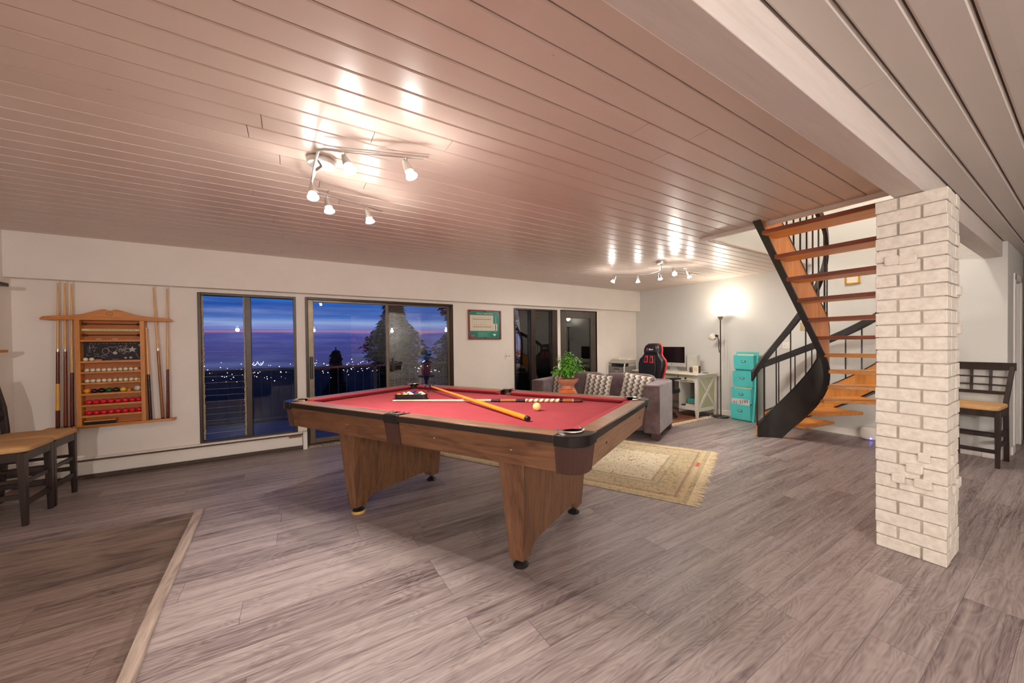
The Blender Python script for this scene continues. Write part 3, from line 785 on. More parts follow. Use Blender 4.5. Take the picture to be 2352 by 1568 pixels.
for sy in (-1, 1):
    hr = .05; hy = Wd-.052
    mb = MB(); arc = [(hr*math.cos(a), hy+hr*math.sin(a)) for a in [math.radians(i*180/14) for i in range(15)]]
    poly = [(.062, Wd-.098), (.062, Wd+.006), (-.062, Wd+.006), (-.062, Wd-.098), (-hr, Wd-.098)]+[(x, min(y, Wd-.012)) for x, y in arc[::-1]]+[(hr, Wd-.098)]
    mb.prism([(x, sy*y) for x, y in poly], ZT-.05, ZT+.002); mb.build('side_cap', m_cast, pt, bevel=.002)
    mb = MB(); w_ = .062
    mb.add([(-w_, sy*(Wd+.002), ZT-.05), (w_, sy*(Wd+.002), ZT-.05), (w_*.95, sy*(Wd-ins+.008), zb_-.004), (-w_*.95, sy*(Wd-ins+.008), zb_-.004),
            (-w_, sy*(Wd-.03), ZT-.05), (w_, sy*(Wd-.03), ZT-.05), (w_*.95, sy*(Wd-ins-.03), zb_-.004), (-w_*.95, sy*(Wd-ins-.03), zb_-.004)],
           [(0, 1, 2, 3), (7, 6, 5, 4), (0, 4, 5, 1), (1, 5, 6, 2), (2, 6, 7, 3), (3, 7, 4, 0)])
    mb.build('side_strap', m_ribb, pt)
    ring = [((hr+.002)*math.cos(a), sy*(hy+min((hr+.0)*math.sin(a), .045)), ZT+.006) for a in [math.radians(-15+i*210/16) for i in range(17)]]
    mb = MB(); mb.tube(ring, .007, 8); mb.build('pocket_ring', m_chrome, pt)
    mb = MB(); vs_ = []
    for i in range(17):
        a = math.radians(i*180/16)
        for z in (ZT+.008, .80): vs_.append((hr*math.cos(a), sy*(hy+min(hr*math.sin(a), .042)), z))
    mb.add(vs_, [(2*k, 2*k+1, 2*k+3, 2*k+2) for k in range(16)]); mb.build('pocket_liner', m_liner, pt)
    mb = MB(); mb.lathe([(.032, .8308), (.032, .832)], (0, sy*(hy+.008), 0), 24); mb.build('pocket_hole', m_hole, pt)
# pedestals
for sx in (-1, 1):
    px = sx*.74
    poly = [(-.485, .70), (-.435, .055), (-.345, .055), (-.335, .085), (-.31, .108), (-.27, .120), (.27, .120), (.31, .108), (.335, .085), (.345, .055), (.435, .055), (.485, .70)]
    mb = MB(); n = len(poly)
    def tw(z): return .045+(z-.055)/.645*.045
    vs_ = [(px-tw(z), y, z) for y, z in poly]+[(px+tw(z), y, z) for y, z in poly]
    mb.add(vs_, [tuple(range(n))[::-1], tuple(range(n, 2*n))]+[(i, (i+1) % n, n+(i+1) % n, n+i) for i in range(n)])
    lg = mb.build('leg', m_walv, pt, bevel=.002)
    mb = MB()
    for yy in (-1, 1):
        mb.prism([(yy*.437, .052), (yy*.434, .058), (yy*.4835, .68), (yy*.4865, .68)], px-.05, px+.05, 'yz')
    for yy in (-1, 1):
        fy = yy*.383
        mb = MB(); z0 = .018 if (sx < 0 and yy < 0) else 0
        mb.lathe([(.0, z0), (.044, z0), (.046, z0+.006), (.034, z0+.018), (.014, z0+.03), (.012, .12), (.0, .12)], (px, fy, 0), 24, close=False)
        mb.build('levelling_foot', m_blackmetal, lg)
        if z0:
            mb = MB(); mb.lathe([(0, 0), (.05, 0), (.05, .018), (0, .018)], (px, fy, 0), 24, close=False)
            o = mb.build('foot_shim', mottled('pine_shim', rgb(226, 176, 96), .5, .1), lg); o['label'] = 'pale round wooden shim'
# brand plate letters and screw plugs on the end apron facing the stairs
m_cremel = mottled('cream_letters', rgb(228, 196, 160), .5)
ang = math.atan2(ins-.004, zs-zb_)
Tt = Matrix.Translation((L-.018, .06, .765)) @ Matrix.Rotation(PI/2, 4, 'Z') @ Matrix.Rotation(PI/2+ang, 4, 'X')
text('brand_lettering', 'DUFFERIN', .028, m_cremel, pt, Tt, ext=.002)
for yy in (-.32, .40):
    mb = MB(); mb.cyl((L-.03, yy, .765), (L-.0145, yy, .765), .008, n=12); mb.build('screw_plug', m_cast, pt)
for xx in (-1.0, -.45, .34, .86):
    mb = MB(); mb.cyl((xx, -Wd+.03, .765), (xx, -Wd+.0155, .765), .006, n=12); mb.build('screw_plug', m_chrome, pt)

# things on the cloth --------------------------------------------------
def ballmat(name, c, stripe=False):
    m, t, b = base(name, c, .12, 0, .5, .4)
    if stripe:
        z = t.sep(coord(t))[2]
        t.put(b.inputs['Base Color'], t.mix(t.math('LESS_THAN', t.math('ABSOLUTE', z), .014), (.8, .76, .66, 1), col(c)))
    return m
pc = dict(yellow=rgb(250, 190, 40), blue=rgb(30, 50, 150), red=rgb(214, 30, 34), purple=rgb(110, 50, 140), orange=rgb(245, 120, 30), green=rgb(20, 110, 70), maroon=rgb(130, 30, 40), black=(.012, .012, .012))
m_num = base('ball_number_disc', (.85, .83, .76), .2)[0]
def poolball(c, z, kind, colname, num, label, R=.0262, rot=(0, 0, 0)):
    mb = MB(); mb.ball((0, 0, 0), R, 24)
    o = mb.build('pool_ball', ballmat('ball_'+colname+('_stripe' if kind else ''), pc[colname], kind), None)
    o.location = (c[0], c[1], z+R); o.rotation_euler = rot
    tag(o, label, 'ball', 'pool balls in the triangle rack')
    return o
# rack of balls
A = Vector((.715, 3.305)); B = Vector((.945, 3.145)); e = (B-A).normalized(); nrm = Vector((-e.y, e.x))
side = .306; cen = (A+B)/2+nrm*side*.866/3
rk = thing('ball_rack', 'black plastic triangle rack packed with pool balls on the red cloth', 'rack', (cen.x, cen.y, ZB), math.atan2(e.y, e.x))
hgt = side*.866
tri = [(-side/2, -hgt/3), (side/2, -hgt/3), (0, 2*hgt/3)]
def triwall(off, z0, z1, th=.006, r=.03):
    pts = []
    for i, (x, y) in enumerate(tri):
        l = math.hypot(x, y); a0 = math.atan2(y, x); k = (l+off*2-2*r)
        cx, cy = math.cos(a0)*k, math.sin(a0)*k
        for j in range(7):
            a = a0-PI/3+2*PI/3*j/6; pts.append((cx+r*math.cos(a), cy+r*math.sin(a)))
    return pts
mb = MB(); P = triwall(.004, 0, 0); Q = triwall(-.002, 0, 0); n = len(P)
vs_ = [(x, y, .0) for x, y in P]+[(x, y, .042) for x, y in P]+[(x, y, .042) for x, y in Q]+[(x, y, 0) for x, y in Q]
fs_ = []
for i in range(n):
    j = (i+1) % n
    for k in range(4): k2 = (k+1) % 4; fs_.append((k*n+i, k*n+j, k2*n+j, k2*n+i))
mb.add(vs_, fs_); mb.build('rack_wall', m_black, rk)
mb = MB(); P = triwall(.013, 0, 0); vs_ = [(x, y, .0) for x, y in P]+[(x, y, .005) for x, y in P]+[(x, y, .005) for x, y in Q]+[(x, y, 0) for x, y in Q]
mb.add(vs_, fs_); mb.build('rack_lip', m_black, rk)
R = .0262
order = [('yellow', 1, 9), ('blue', 0, 2), ('red', 0, 3), ('yellow', 0, 1), ('green', 1, 14), ('orange', 0, 5), ('purple', 0, 4), ('black', 0, 8), ('red', 1, 11), ('maroon', 0, 7), ('blue', 1, 10), ('green', 0, 6), ('orange', 1, 13), ('purple', 1, 12), ('maroon', 1, 15)]
rows_ = ['apex', 'second row from the apex', 'third row from the apex', 'fourth row from the apex', 'front row']
posn = {0: ['at the'], 1: ['left in the', 'right in the'], 2: ['left in the', 'middle of the', 'right in the'], 3: ['first in the', 'second in the', 'third in the', 'last in the'], 4: ['leftmost in the', 'second from left in the', 'centre of the', 'fourth from left in the', 'rightmost in the']}
front = [('orange', 0, 5), ('yellow', 0, 1), ('red', 1, 11), ('green', 0, 6), ('yellow', 1, 9)]
pool = [('purple', 0, 4), ('blue', 0, 2), ('red', 0, 3), ('orange', 1, 13), ('black', 0, 8), ('green', 1, 14), ('blue', 1, 10), ('purple', 1, 12), ('maroon', 0, 7), ('maroon', 1, 15)]
it = iter(pool); names = []
for row in range(5):
    for k in range(row+1):
        c, s_, num = front[k] if row == 4 else next(it)
        lx = (k-row/2)*2*R*1.004; ly = -hgt/3+R+.001+(4-row)*R*1.738
        p = Vector((cen.x, cen.y))+e*lx+nrm*ly
        o = poolball((p.x, p.y), ZB+.0003, s_, c, num, '%s %s pool ball, %s %s of the rack' % ('striped' if s_ else 'solid', c, posn[row][k], rows_[row]), R, rot=(random.uniform(-.5, .5), random.uniform(-.5, .5), random.uniform(0, 6)))
        # number disc on the camera side
        d_ = (Vector((0, 0, 1.3))-Vector((p.x, p.y, ZB+R))).normalized()
        d_ = (d_+Vector((random.uniform(-.3, .3), random.uniform(-.1, .1), random.uniform(-.1, .5)))).normalized()
        Rm = o.rotation_euler.to_matrix().inverted(); dl = Rm @ d_
        q = dl.to_track_quat('Z', 'Y').to_matrix().to_4x4()
        mb = MB(); prof = [(R*1.004*math.sin(a), R*1.004*math.cos(a)) for a in (0, .1, .2, .3, .38)]
        mb.lathe(prof, (0, 0, 0), 16, q, close=False); dd = mb.build('number_disc', m_num, o)
        text('number', str(num), .012, m_black, dd, q @ Matrix.Translation((0, 0, R*1.004)), ext=.0004)
m_ivory = base('ivory_ball', rgb(248, 214, 140), .15, 0, .5, .4)[0]
cb_ = MB().ball((0, 0, 0), .0285, 28).build('cue_ball', m_ivory); cb_.location = (1.402, 2.143, ZB+.0285)
tag(cb_, 'cream cue ball alone on the open red cloth', 'ball')

m_maple = wood('maple_shaft', rgb(240, 190, 120), rgb(214, 150, 84), 2, 1, .3, 20)
m_maple_x = mottled('pale_shaft', rgb(226, 190, 160), .3, .1, 10)
m_cherry = wood('cherry_butt', rgb(120, 44, 26), rgb(70, 22, 14), 2, 1, .22, 20)
m_brnbutt = wood('brown_butt', rgb(176, 110, 60), rgb(120, 66, 34), 2, 1, .25, 20)
m_yellowb = mottled('yellow_band', rgb(230, 165, 60), .3, .1, 10)
m_dkbutt = mottled('dark_butt', rgb(44, 20, 24), .25, .2, 20)
m_fer = mottled('white_ferrule', rgb(232, 226, 210), .3)
m_ring = mottled('steel_ring', rgb(200, 196, 190), .25, .1, metal=.6)
m_orange = mottled('orange_lacquer', rgb(250, 150, 40), .25, .05, 8, coat=.4)
def cue(name, label, cat, a, b_, segs, group=None):
    """cue from tip a to butt end b; segs: (t0,t1,r0,r1,material,partname) along the length, a is the local origin"""
    a = Vector(a); b_ = Vector(b_); ln = (b_-a).length
    q = (b_-a).to_track_quat('Z', 'X'); r = thing(name, label, cat, a, 0, group); r.rotation_euler = q.to_euler()
    for t0, t1, r0, r1, m, pn in segs:
        mb = MB(); mb.cyl((0, 0, ln*t0), (0, 0, ln*t1), r0, r1, 14); mb.build(pn, m, r)
    return r
m_wrapl, t, b = base('spiral_wrap', rgb(236, 214, 176), .5)
x_, y_, z_ = t.sep(coord(t)); a_ = t.math('ARCTAN2', y_, x_)
w_ = t.math('SINE', t.math('ADD', t.math('MULTIPLY', z_, 150), a_))
t.put(b.inputs['Base Color'], t.mix(t.math('GREATER_THAN', w_, -.2), col(rgb(150, 100, 66)), col(rgb(240, 222, 190))))
r0 = .0075
cue('pool_cue', 'long two-piece pool cue with cream spiral wrap lying across the cloth', 'cue', (.686, 3.192, ZB+.0085), (1.879, 2.222, ZB+.016), [
    (0, .02, .0065, .0066, m_fer, 'ferrule'), (.02, .46, .0066, .0105, m_maple_x, 'shaft'), (.46, .50, .0105, .011, m_maple, 'shaft_end'), (.50, .53, .0112, .0114, m_ring, 'joint_collar'),
    (.53, .58, .0114, .0120, m_dkbutt, 'forearm'), (.58, .66, .0120, .0126, m_brnbutt, 'forearm'), (.66, .71, .0126, .013, m_dkbutt, 'forearm'), (.71, .885, .0134, .0140, m_wrapl, 'grip_wrap'),
    (.885, .90, .014, .0142, m_dkbutt, 'butt_sleeve'), (.90, .95, .0142, .0146, m_brnbutt, 'butt_sleeve'), (.95, .955, .0148, .0148, m_ring, 'butt_ring'), (.955, .99, .0147, .0145, m_cherry, 'butt_cap'), (.99, 1, .0145, .011, m_black, 'bumper')])
br = cue('bridge_stick', 'orange bridge stick with a star-shaped head lying over the pool cue', 'cue', (1.117, 3.599, ZB+.058), (1.165, 1.87, ZB+.0185), [
    (.005, .03, .007, .008, m_black, 'collar'), (.03, .985, .0085, .0165, m_orange, 'shaft'), (.985, 1, .0165, .014, m_black, 'bumper')])
mb = MB(); pts = []
for i in range(10):
    a = PI/2+2*PI*i/10; r_ = .055 if i % 2 == 0 else .030
    pts.append((r_*math.cos(a)*1.25, r_*math.sin(a), 0))
mb.tube([Vector(p) for p in pts], .0045, 6, closed=True)
for i in (1, 3, 5, 7, 9): mb.cyl(pts[i], (0, 0, 0), .004, n=6)
mb.build('bridge_head', m_blackmetal, br)

# ------------------------------------------------------------------ cue rack with balls on the window wall
m_oak = wood('honey_oak', rgb(218, 142, 66), rgb(188, 112, 44), 0, 1.6, .4)
m_oakv = wood('honey_oak_vertical', rgb(222, 148, 70), rgb(192, 116, 48), 2, 1.6, .4)
m_oakback = wood('oak_back_panel', rgb(200, 118, 52), rgb(176, 98, 40), 0, 1.2, .5)
rkx = -1.508
cr = thing('cue_rack', 'honey oak cue and ball rack with chalkboard hanging on the white wall', 'rack', (rkx, 5.598, .51))
def RX(x): return x-rkx
YB = -.002; YF = -.105
z_ = lambda z: z-.51
mb = MB(); mb.b2((-.235, -.012, z_(.52)), (.235, YB, z_(1.58))); mb.build('back_panel', m_oakback, cr)
for s in (-1, 1):
    mb = MB(); mb.b2((s*.238, YF, z_(.53)), (s*.205, YB, z_(1.585))); mb.build('side_panel', m_oakv, cr, bevel=.002)
sh_z = [1.162, 1.056, .949, .843, .732, .626]
for z in sh_z:
    mb = MB(); mb.b2((-.205, YF+.004, z_(z-.012)), (.205, -.012, z_(z))); mb.b2((-.205, YF+.002, z_(z-.016)), (.205, YF+.012, z_(z+.004))); mb.build('shelf', m_oak, cr, bevel=.001)
mb = MB(); mb.b2((-.205, YF+.006, z_(1.355)), (.205, -.012, z_(1.375))); mb.build('shelf', m_oak, cr, bevel=.001)
mb = MB(); mb.b2((-.26, YF-.015, z_(.51)), (.45, YB, z_(.53))); mb.b2((-.26, YF-.015, z_(.53)), (.45, YF-.008, z_(.537))); mb.b2((-.45, YF-.015, z_(.51)), (-.26, YB, z_(.53))); mb.build('base_ledge', m_oak, cr, bevel=.002)
crown = [(-.445, 1.565), (-.45, 1.578), (-.43, 1.598), (-.38, 1.605), (-.26, 1.612), (-.18, 1.628), (-.06, 1.675), (-.035, 1.678), (-.015, 1.668), (.015, 1.668), (.035, 1.678), (.06, 1.675),
         (.18, 1.628), (.26, 1.612), (.38, 1.605), (.43, 1.598), (.45, 1.578), (.445, 1.565), (.25, 1.568), (-.25, 1.568)]
mb = MB(); mb.prism([(x, z_(z)) for x, z in crown], YF-.012, YF+.010, 'xz'); cw = mb.build('crown_board', m_oak, cr, bevel=.003)
mb = MB(); mb.b2((-.43, YF+.010, z_(1.575)), (.43, YB, z_(1.592))); mb.build('cue_holder', m_oak, cr)
mb = MB(); mb.tube([(.024*math.cos(a), YF-.0125, z_(1.632)+.018*math.sin(a)) for a in [2*PI*i/24 for i in range(24)]], .0014, 5, closed=True)
mb.tube([(.012*math.cos(a)*(a/6), YF-.0125, z_(1.632)+.009*math.sin(a)*(a/6)) for a in [i*.5 for i in range(14)]], .0011, 5)
mb.build('carved_emblem', mottled('burnt_line', rgb(110, 56, 24), .6), cw)
m_iron = mottled('dark_iron_rod', rgb(70, 50, 30), .4, .2, 10, metal=.4)
for z in (1.533, 1.422):
    mb = MB(); mb.cyl((-.2, -.055, z_(z)), (.2, -.055, z_(z)), .004, n=8)
    for s in (-1, 1): mb.cyl((s*.203, -.055, z_(z)), (s*.172, -.055, z_(z)), .014, .009, n=12)
    mb.build('score_rod', m_iron, cr)
mb = MB(); mb.b2((-.205, -.058, z_(1.462)), (.205, -.054, z_(1.484))); sc0 = mb.build('score_strip', mottled('strip_cream', rgb(214, 200, 130), .5), cr)
m_inkd = mottled('dark_ink', rgb(50, 36, 24), .6)
text('strip_numbers', '1 2 3 4 5 6 7 8 9 10 11 12 13 14 15 16 17 18 19 20', .0155, m_inkd, sc0, on_back(0, -.0585, z_(1.473)))
mb = MB(); mb.b2((-.205, -.030, z_(1.17)), (.205, -.024, z_(1.355))); cbd = mb.build('chalkboard', mottled('slate_black', rgb(34, 22, 26), .6, .2, 6), cr)
m_chalk = mottled('white_chalk', rgb(196, 184, 178), .9, .1, 60)
def chalk(pts, r=.0016, closed=False):
    mb = MB(); mb.tube([(-.205+.41*u, -.0305, z_(1.17+.185*v)) for u, v in pts], r, 5, closed=closed); mb.build('chalk_drawing', m_chalk, cbd)
chalk([(.06, .68), (.22, .68)]); chalk([(.10, .82), (.105, .60)]); chalk([(.15, .84), (.17, .72), (.14, .74)])
chalk([(.06, .56), (.10, .60), (.11, .53), (.07, .44), (.12, .44)]); chalk([(.15, .56), (.17, .46), (.19, .58)]); chalk([(.06, .34), (.05, .26), (.10, .26)])
chalk([(.16, .34), (.24, .36), (.17, .20), (.26, .20), (.23, .30)])
chalk([(.36+.055*math.cos(a), .48+.16*math.sin(a)) for a in [i*.4 for i in range(17)]])
chalk([(.48+.075*math.sin(a)**3*1.1-.0, .58+.17*(math.cos(a)-.35*math.cos(2*a)-.12*math.cos(3*a))) for a in [2*PI*i/24 for i in range(24)]], closed=True)
chalk([(.34+.05*math.cos(a), .2+.07*math.sin(a)) for a in [i*.45 for i in range(12)]])
def star5(cx, cy, r, k=5, q=.45, asp=2.2, solid=True):
    pts = [(cx+(r if i % 2 == 0 else r*q)*math.cos(PI/2+PI*i/k), cy+(r if i % 2 == 0 else r*q)*math.sin(PI/2+PI*i/k)*asp) for i in range(2*k)]
    mb = MB(); mb.prism([(-.205+.41*u, z_(1.17+.185*v)) for u, v in pts], -.0312, -.0301, 'xz'); mb.build('chalk_drawing', m_chalk, cbd, smooth=False)
star5(.82, .56, .085); star5(.52, .38, .045, 8, .7); star5(.70, .10, .03, 6, .6); star5(.79, .11, .034, 7, .6); star5(.96, .80, .035, 6, .7)
chalk([(.88, .35), (.92, .12), (.96, .08), (.98, .2), (.96, .6)]); chalk([(.47, .06), (.49, .01), (.505, .05), (.52, .01), (.53, .05), (.545, .02), (.56, .05), (.58, .02)])
for i in range(26):
    x = .56+.16*random.random(); y = .35+.45*random.random(); chalk([(x, y), (x+random.uniform(.02, .09), y+random.uniform(-.1, .1)), (x+random.uniform(0, .05), y+random.uniform(-.12, .12))], .0012)
for i in range(12):
    x = .1+.8*i/12; q = random.uniform(-.03, .03); chalk([(x, .90+q), (x+.012, .93+q), (x+.02, .87+q), (x+.035+q, .93), (x+.045, .90)], .0010)
mb = MB()
for x in (-.10, .01): mb.cyl((x, -.09, z_(1.3812)), (x+.035, -.088, z_(1.3812)), .005, n=8)
o = mb.build('chalk_stick', m_chalk, cr)
# balls on the shelves: each one its own thing
def shelfball(x, z, r, mat, label, grp, nm='snooker_ball'):
    mb = MB(); mb.ball((0, 0, 0), r, 18); o = mb.build(nm, mat); o.location = (rkx+x, 5.598+YF+.015+r, z+r); tag(o, label, 'ball', grp); return o
m_sred = base('snooker_red', rgb(226, 26, 52), .15, 0, .5, .3)[0]
m_golf = mottled('small_white_ball', rgb(228, 218, 188), .3, .12, 30)
ords = ['first', 'second', 'third', 'fourth', 'fifth', 'sixth', 'seventh', 'eighth', 'ninth', 'tenth', 'eleventh']
fr_ = [.055, .19, .32, .45, .575, .73, .89, .965]
fr2 = [.055, .19, .32, .45, .575, .70, .82, .94]
def fx(f, r): return -.205+r+.003+f*(.41-2*r-.006)
def spread(fs, r):
    xs = [fx(f, r) for f in fs]
    for i in range(1, len(xs)): xs[i] = max(xs[i], xs[i-1]+2*r+.0006)
    over = xs[-1]-(.205-r-.001)
    if over > 0:
        xs[-1] -= over
        for i in range(len(xs)-2, -1, -1): xs[i] = min(xs[i], xs[i+1]-2*r-.0006)
    return xs
for zi, fr__, nm in ((.732, fr_, 'upper'), (.626, fr2, 'lower')):
    for i, x in enumerate(spread([f*1.0 for f in fr__], .0245)):
        shelfball(x, zi, .0245, m_sred, 'shiny red snooker ball, %s from the left on the %s red shelf' % (ords[i], nm), 'red snooker balls on the %s red shelf' % nm)
w1_ = spread([.03, .12, .21, .30, .39, .475, .56, .66, .78, .88], .0185)
for i, x in enumerate(w1_): shelfball(x, 1.056, .0185, m_golf, 'small off-white ball, %s from the left on the shelf just under the chalkboard shelf' % ords[i], 'small white balls on the upper white shelf')
w2_ = spread([.03, .12, .21, .30, .39, .475, .56, .66, .75, .85], .0185)
for i, x in enumerate(w2_): shelfball(x, .949, .0185, m_golf, 'small off-white ball, %s from the left on the shelf above the dark balls' % ords[i], 'small white balls on the lower white shelf')
shelfball(.185, .949, .0185, base('mustard_ball', rgb(204, 166, 60), .2)[0], 'small mustard ball ending the lower row of white balls', None)
for i, x in enumerate((-.180, -.140)): shelfball(x, 1.162, .019, m_golf, ['left', 'right'][i]+' one of two off-white balls in front of the chalkboard', 'two white balls in front of the chalkboard')
o = MB().cyl((0, 0, 0), (.045, 0, 0), .009, n=10).build('chalk_cube_stick', mottled('pink_chalk', rgb(216, 150, 140), .8)); o.location = (rkx-.116, 5.598+YF+.03, 1.162+.009); tag(o, 'short pink chalk lying beside two white balls under the chalkboard', 'chalk')
o = MB().box((0, 0, 0), (.03, .02, .014)).build('chalk_cube', mottled('orange_chalk', rgb(222, 110, 60), .8), bevel=.001); o.location = (rkx+.184, 5.598+YF+.03, 1.056+.007); tag(o, 'orange chalk block at the right end of the upper white ball row', 'chalk')
cols = [('orange', rgb(240, 150, 40), .0255), ('dark brown', rgb(48, 30, 20), .0225), ('black', (.008, .008, .01), .0245), ('bright green', rgb(16, 80, 44), .0245), ('dark slate green', rgb(24, 44, 40), .0245), ('yellow', rgb(240, 186, 60), .0245)]
xx = -.203
for cname, c, r in cols:
    shelfball(xx+r, .843, r, base('snooker_'+cname.replace(' ', '_'), c, .15, 0, .5, .3)[0], cname+' snooker ball on the shelf of mixed colours', None); xx += 2*r+.001
shelfball(xx+.017, .843, .016, base('small_amber', rgb(226, 150, 50), .2)[0], 'smallest amber ball squeezed between the yellow and the big white one', None)
shelfball(.172, .843, .030, mottled('big_white', rgb(214, 202, 176), .3, .15, 30), 'largest grey-white ball at the right end of the mixed shelf', None)
tb = thing('table_brush', 'wooden table brush with black bristles lying in the bottom of the rack', 'brush', (rkx-.09, 5.598-.065, .531))
MB().box((0, 0, .040), (.215, .045, .016)).build('wooden_back', m_oak, tb, bevel=.004); MB().box((0, 0, .016), (.205, .035, .031), taper=(1.02, 1.1)).build('bristles', m_black, tb)

# cues standing in the rack
def wallcue(label, xt, xb, zt, zb, segs, yt=5.545, yb=5.52):
    cue('pool_cue', label, 'cue', (xt, yt, zt), (xb, yb, zb), segs, 'pool cues standing in the wall rack')
def seg2(j, m1, m2, collar=True, mid=None):
    s_ = [(0, .012, .0062, .0062, m_fer, 'ferrule'), (.012, j-.012, .0062, .0105, m1, 'shaft')]
    if collar: s_ += [(j-.012, j+.006, .0115, .0115, m_ring, 'joint_collar')]
    else: s_[-1] = (.012, j+.006, .0062, .0108, m1, 'shaft')
    if mid: s_ += [(j+.006, mid[0], .0115, .0125, m2, 'butt'), (mid[0], mid[1], .0128, .0138, m_yellowb, 'grip_band'), (mid[1], .99, .0138, .0145, m2, 'butt')]
    else: s_ += [(j+.006, .99, .0115, .0145, m2, 'butt')]
    return s_+[(.99, 1, .0145, .012, m_black, 'bumper')]
wallcue('leftmost rack cue with a yellow band low on its dark red butt', -1.858, -1.874, 1.94, .5305, seg2(.475, m_maple, m_cherry, mid=(.70, .88)))
wallcue('second rack cue from the left, white collar and plain brown butt', -1.815, -1.824, 1.94, .5305, seg2(.475, m_maple, wood('mid_brown_butt', rgb(140, 66, 34), rgb(90, 40, 20), 2, 1, .25)))
wallcue('third rack cue from the left, without collar, dark red butt against the rack', -1.772, -1.783, 1.935, .5305, seg2(.62, m_maple, m_cherry, False))
wallcue('short cue with black butt leaning close against the right of the rack', -1.267, -1.242, 1.50, .5305, seg2(.50, m_maple, m_dkbutt, False))
wallcue('slanting rack cue with white collar and light brown butt, right of the rack', -1.206, -1.150, 1.94, .5305, seg2(.48, m_maple, m_brnbutt))
wallcue('rightmost rack cue, upright, nearest the window', -1.101, -1.110, 1.935, .5305, seg2(.62, m_maple, m_cherry, False))

# ------------------------------------------------------------------ golf score poster, switches
ps = thing('wall_poster', 'framed green pool table golf score chart on the wall', 'poster', (2.655, 5.598, 1.60))
m_redf = wood('red_frame', rgb(176, 66, 48), rgb(130, 40, 30), 0, 2, .4)
mb = MB(); frame(-.295, .295, -.24, .24, .018, -.025, 0, mb); mb.build('frame', m_redf, ps, bevel=.002)
mb = MB(); mb.b2((-.278, -.014, -.223), (.278, -.002, .223)); bd_ = mb.build('board', mottled('poster_green', rgb(20, 128, 112), .35, .06, 6), ps)
m_paper = mottled('poster_cream', rgb(232, 220, 196), .5, .03, 20)
mb = MB(); mb.b2((-.262, -.0152, -.10), (.15, -.014, .155)); mb.b2((.15, -.0152, -.10), (.225, -.014, .02)); ch_ = mb.build('score_grid', m_paper, bd_)
m_gl = mottled('grid_lines', rgb(120, 100, 84), .6)
mb = MB()
for i in range(11): mb.b2((-.262+.037*(i+1)-.0006, -.0158, -.10), (-.262+.037*(i+1)+.0006, -.0152, .155))
for i in range(18):
    z = -.10+.015*i; mb.b2((-.262, -.0158, z-.0005), (.15 if z > .02 else .225, -.0152, z+.0005))
mb.b2((-.22, -.0162, .086), (.115, -.0152, .093)); mb.b2((-.22, -.0162, -.038), (.115, -.0152, -.031)); mb.build('grid_lines', m_gl, ch_)
mb = MB()
for i in range(9):
    for z in (.125, .0): mb.box((-.222+.037*i+.018, -.0158, z), (.012, .001, .004), TR((0, 0, 0)))
    for z in (.11, -.012): mb.box((-.222+.037*i+.022, -.0158, z), (.004, .001, .010))
mb.build('grid_figures', mottled('grid_red', rgb(190, 80, 70), .6), ch_)
text('poster_title', 'POOL TABLE GOLF', .034, m_paper, bd_, on_back(.0, -.0145, .182))
mb = MB(); mb.prism([(-.245, -.165), (-.175, -.165), (-.19, -.195), (-.23, -.195)], -.0155, -.014, 'xz'); mb.build('red_logo', mottled('poster_red', rgb(226, 62, 56), .5), bd_)
mb = MB()
for i in range(7): mb.b2((-.13, -.0152, -.125-.012*i), (.10-.03*(i % 3), -.014, -.122-.012*i))
mb.b2((.19, -.0152, -.13), (.20, -.014, .14)); mb.build('fine_print', mottled('print_pale', rgb(150, 196, 180), .6), bd_)
mb = MB(); mb.prism([(.135, -.15), (.21, -.15), (.172, -.19)], -.0155, -.014, 'xz'); mb.build('rack_picture', m_paper, bd_)
mb = MB()
for x in (-.268, 0, .268):
    for z in (-.215, .215): mb.cyl((x, -.03, z), (x, -.014, z), .009, n=10)
mb.build('corner_pin', m_black, ps)
def plate(name, label, T, w, h, n, mat=m_white, knobs=m_gold):
    o = thing(name, label, 'switch', (0, 0, 0)); o.matrix_world = T
    MB().box((0, 0, .003), (w, h, .006)).build('cover_plate', mat, o, bevel=.002)
    for i in range(n):
        mb = MB(); mb.cyl((-w/2+w*(i+.5)/n, 0, .006), (-w/2+w*(i+.5)/n, 0, .016), .011, .009, n=12); mb.build('dimmer_knob', knobs, o)
    return o
TE = lambda y, z: Matrix.Translation((EX-.0005, y, z)) @ Matrix.Rotation(-PI/2, 4, 'Z') @ Matrix.Rotation(PI/2, 4, 'X')
plate('dimmer_switch', 'white switch plate with two brass dimmer knobs left of the glass doors', on_back(3.08, 5.599, 1.073), .11, .115, 2)
plate('light_switch', 'cream wall switch on the end wall behind the stair rail', TE(2.41, 1.495), .08, .12, 1, m_cream, m_cream)
plate('wall_socket', 'white double outlet plate low on the end wall beside the stair', TE(2.63, 1.215), .115, .10, 2, m_white, m_white)
gf = thing('gold_frame', 'small gold picture frame hanging high on the stairwell wall', 'picture', (EX-.001, 1.83, 2.11), -PI/2)
mb = MB(); frame(-.085, .085, -.075, .075, .022, -.016, 0, mb); mb.build('frame', m_gold, gf, bevel=.003)
mb = MB(); mb.b2((-.063, -.008, -.053), (.063, -.001, .053)); mb.build('picture', m_paper, gf)

